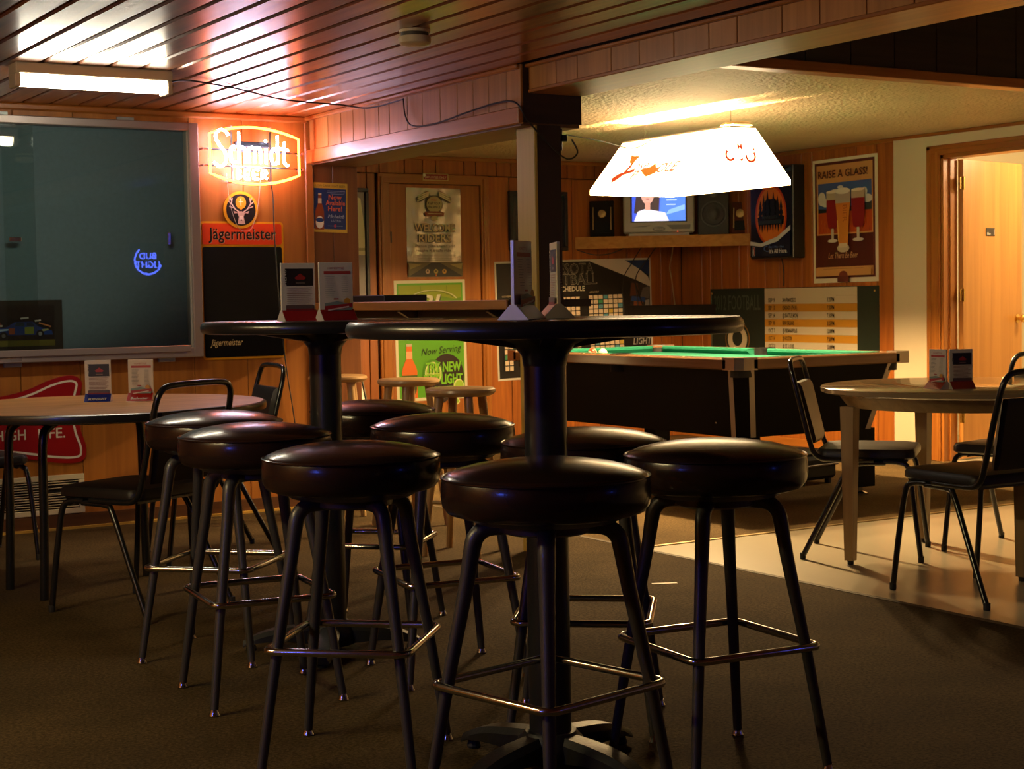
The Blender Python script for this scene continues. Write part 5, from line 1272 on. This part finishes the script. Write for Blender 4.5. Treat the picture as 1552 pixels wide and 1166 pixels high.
def cush(x0, y0, x1, y1, nx_, ny_):
    # triangular cushion from rail edge towards the bed
    A = [(x0, y0), (x1, y1)]; vs_ = []
    tx_, ty_ = (x1-x0), (y1-y0); l_ = math.hypot(tx_, ty_); tx_, ty_ = tx_/l_, ty_/l_
    for (x, y), s in zip(A, (1, -1)):
        vs_ += [(x, y, .760), (x, y, .802), (x+nx_*.012, y+ny_*.012, .803), (x+nx_*.05+tx_*s*.035, y+ny_*.05+ty_*s*.035, .797), (x+nx_*.05+tx_*s*.035, y+ny_*.05+ty_*s*.035, .785), (x+nx_*.03+tx_*s*.02, y+ny_*.03+ty_*s*.02, .760)]
    fs_ = [tuple(range(6)), tuple(range(11, 5, -1))]+[(i, 6+i, 6+(i+1) % 6, (i+1) % 6) for i in range(6)]
    o = part(MB().add(vs_, fs_), 'cushion', CLOTH, pt)
for s in (-1, 1):
    xx = s*(HX-.10)
    cush(xx, -HY+.16, xx, -.06, -s, 0); cush(xx, .06, xx, HY-.16, -s, 0)
    cush(-HX+.16, s*(HY-.10), HX-.16, s*(HY-.10), 0, -s)
    part(MB().lathe([(.064, .70), (.066, .804), (.054, .806), (.05, .765), (0, .763)], 20, M=Matrix.Translation((s*(HX-.085), 0, 0))), 'pocket', mat('pocket_black', (.004, .004, .004), .8, spec=.2), pt, True)
    for k in range(6):
        if k == 3: continue
        part(MB().lathe([(0, .8003), (.006, .8003), (.006, .8012), (0, .8012)], 10, M=Matrix.Translation((s*(HX-.05), -.95+k*.32, 0))), 'rail_sight', ink('#d8cfb8'), pt)
part(MB().rbox(-HX+.049, -HY+.25, .45, -HX+.056, -HY+.26, .46, .002).lathe([(0, 0), (.012, 0), (.009, .006), (0, .007)], 12, M=Matrix.Translation((-.10, -ty0+.005, .64)) @ ON_Y.to_4x4()).lathe([(0, 0), (.012, 0), (.009, .006), (0, .007)], 12, M=Matrix.Translation((.18, -ty0+.005, .64)) @ ON_Y.to_4x4()), 'bolt', CHROME, pt)
def ball(x, y, cols, label):
    b_ = empty('pool_ball', (x, y, .7905), 0, label, 'pool ball', 'pool balls')
    prof = [(.0285*math.sin(PI*i/16), -.0285*math.cos(PI*i/16)) for i in range(17)]
    part(MB().lathe(prof, 24, M=Matrix.Rotation(R(60), 4, 'Y')), 'ball', ink(cols[0], .1), b_, True)
    if len(cols) > 1:
        pr2 = [(.02875*math.sin(R(t)), -.02875*math.cos(R(t))) for t in range(58, 123, 8)]
        part(MB().lathe(pr2, 24, M=Matrix.Rotation(R(60), 4, 'Y')), 'stripe', ink(cols[1], .1), b_, True)
ball(5.60, 8.02, ['#e8dcc0'], 'white cue ball near the cushion of the pool table')
ball(5.62, 8.16, ['#d8ccb4', '#a8301c'], 'red striped ball beside the white cue ball')
# black padded case on the carpet under the pool table's end
bk = empty('equipment_case', (6.50, 7.25, 0), R(8), 'black equipment case on the carpet under the pool table end', 'case')
part(MB().rbox(-.16, -.14, .03, .16, .14, .17, .02), 'body', mat('case_black', (.008, .007, .006), .7, spec=.2), bk)
part(MB().rbox(-.165, -.145, .11, .165, .145, .122, .003), 'metal_band', mat('case_band', (.06, .045, .03), .45, .6), bk)
part(MB().rbox(-.14, -.12, .17, .14, .12, .20, .012), 'lid_pad', RUBBER, bk)
for sx in (-1, 1):
    for sy in (-1, 1): part(MB().lathe([(0, 0), (.02, 0), (.02, .032), (0, .032)], 12, M=Matrix.Translation((sx*.12, sy*.10, 0))), 'foot', RUBBER, bk)
# scrap of paper on the carpet
tag(MB().box(-.05, -.012, 0, .05, .014, .001, M=Matrix.Translation((3.80, 5.04, 0.001)) @ Matrix.Rotation(R(-25), 4, 'Z')).build('paper_scrap', ink('#a89878', .6)), 'thin pale scrap of paper on the brown carpet', 'paper')
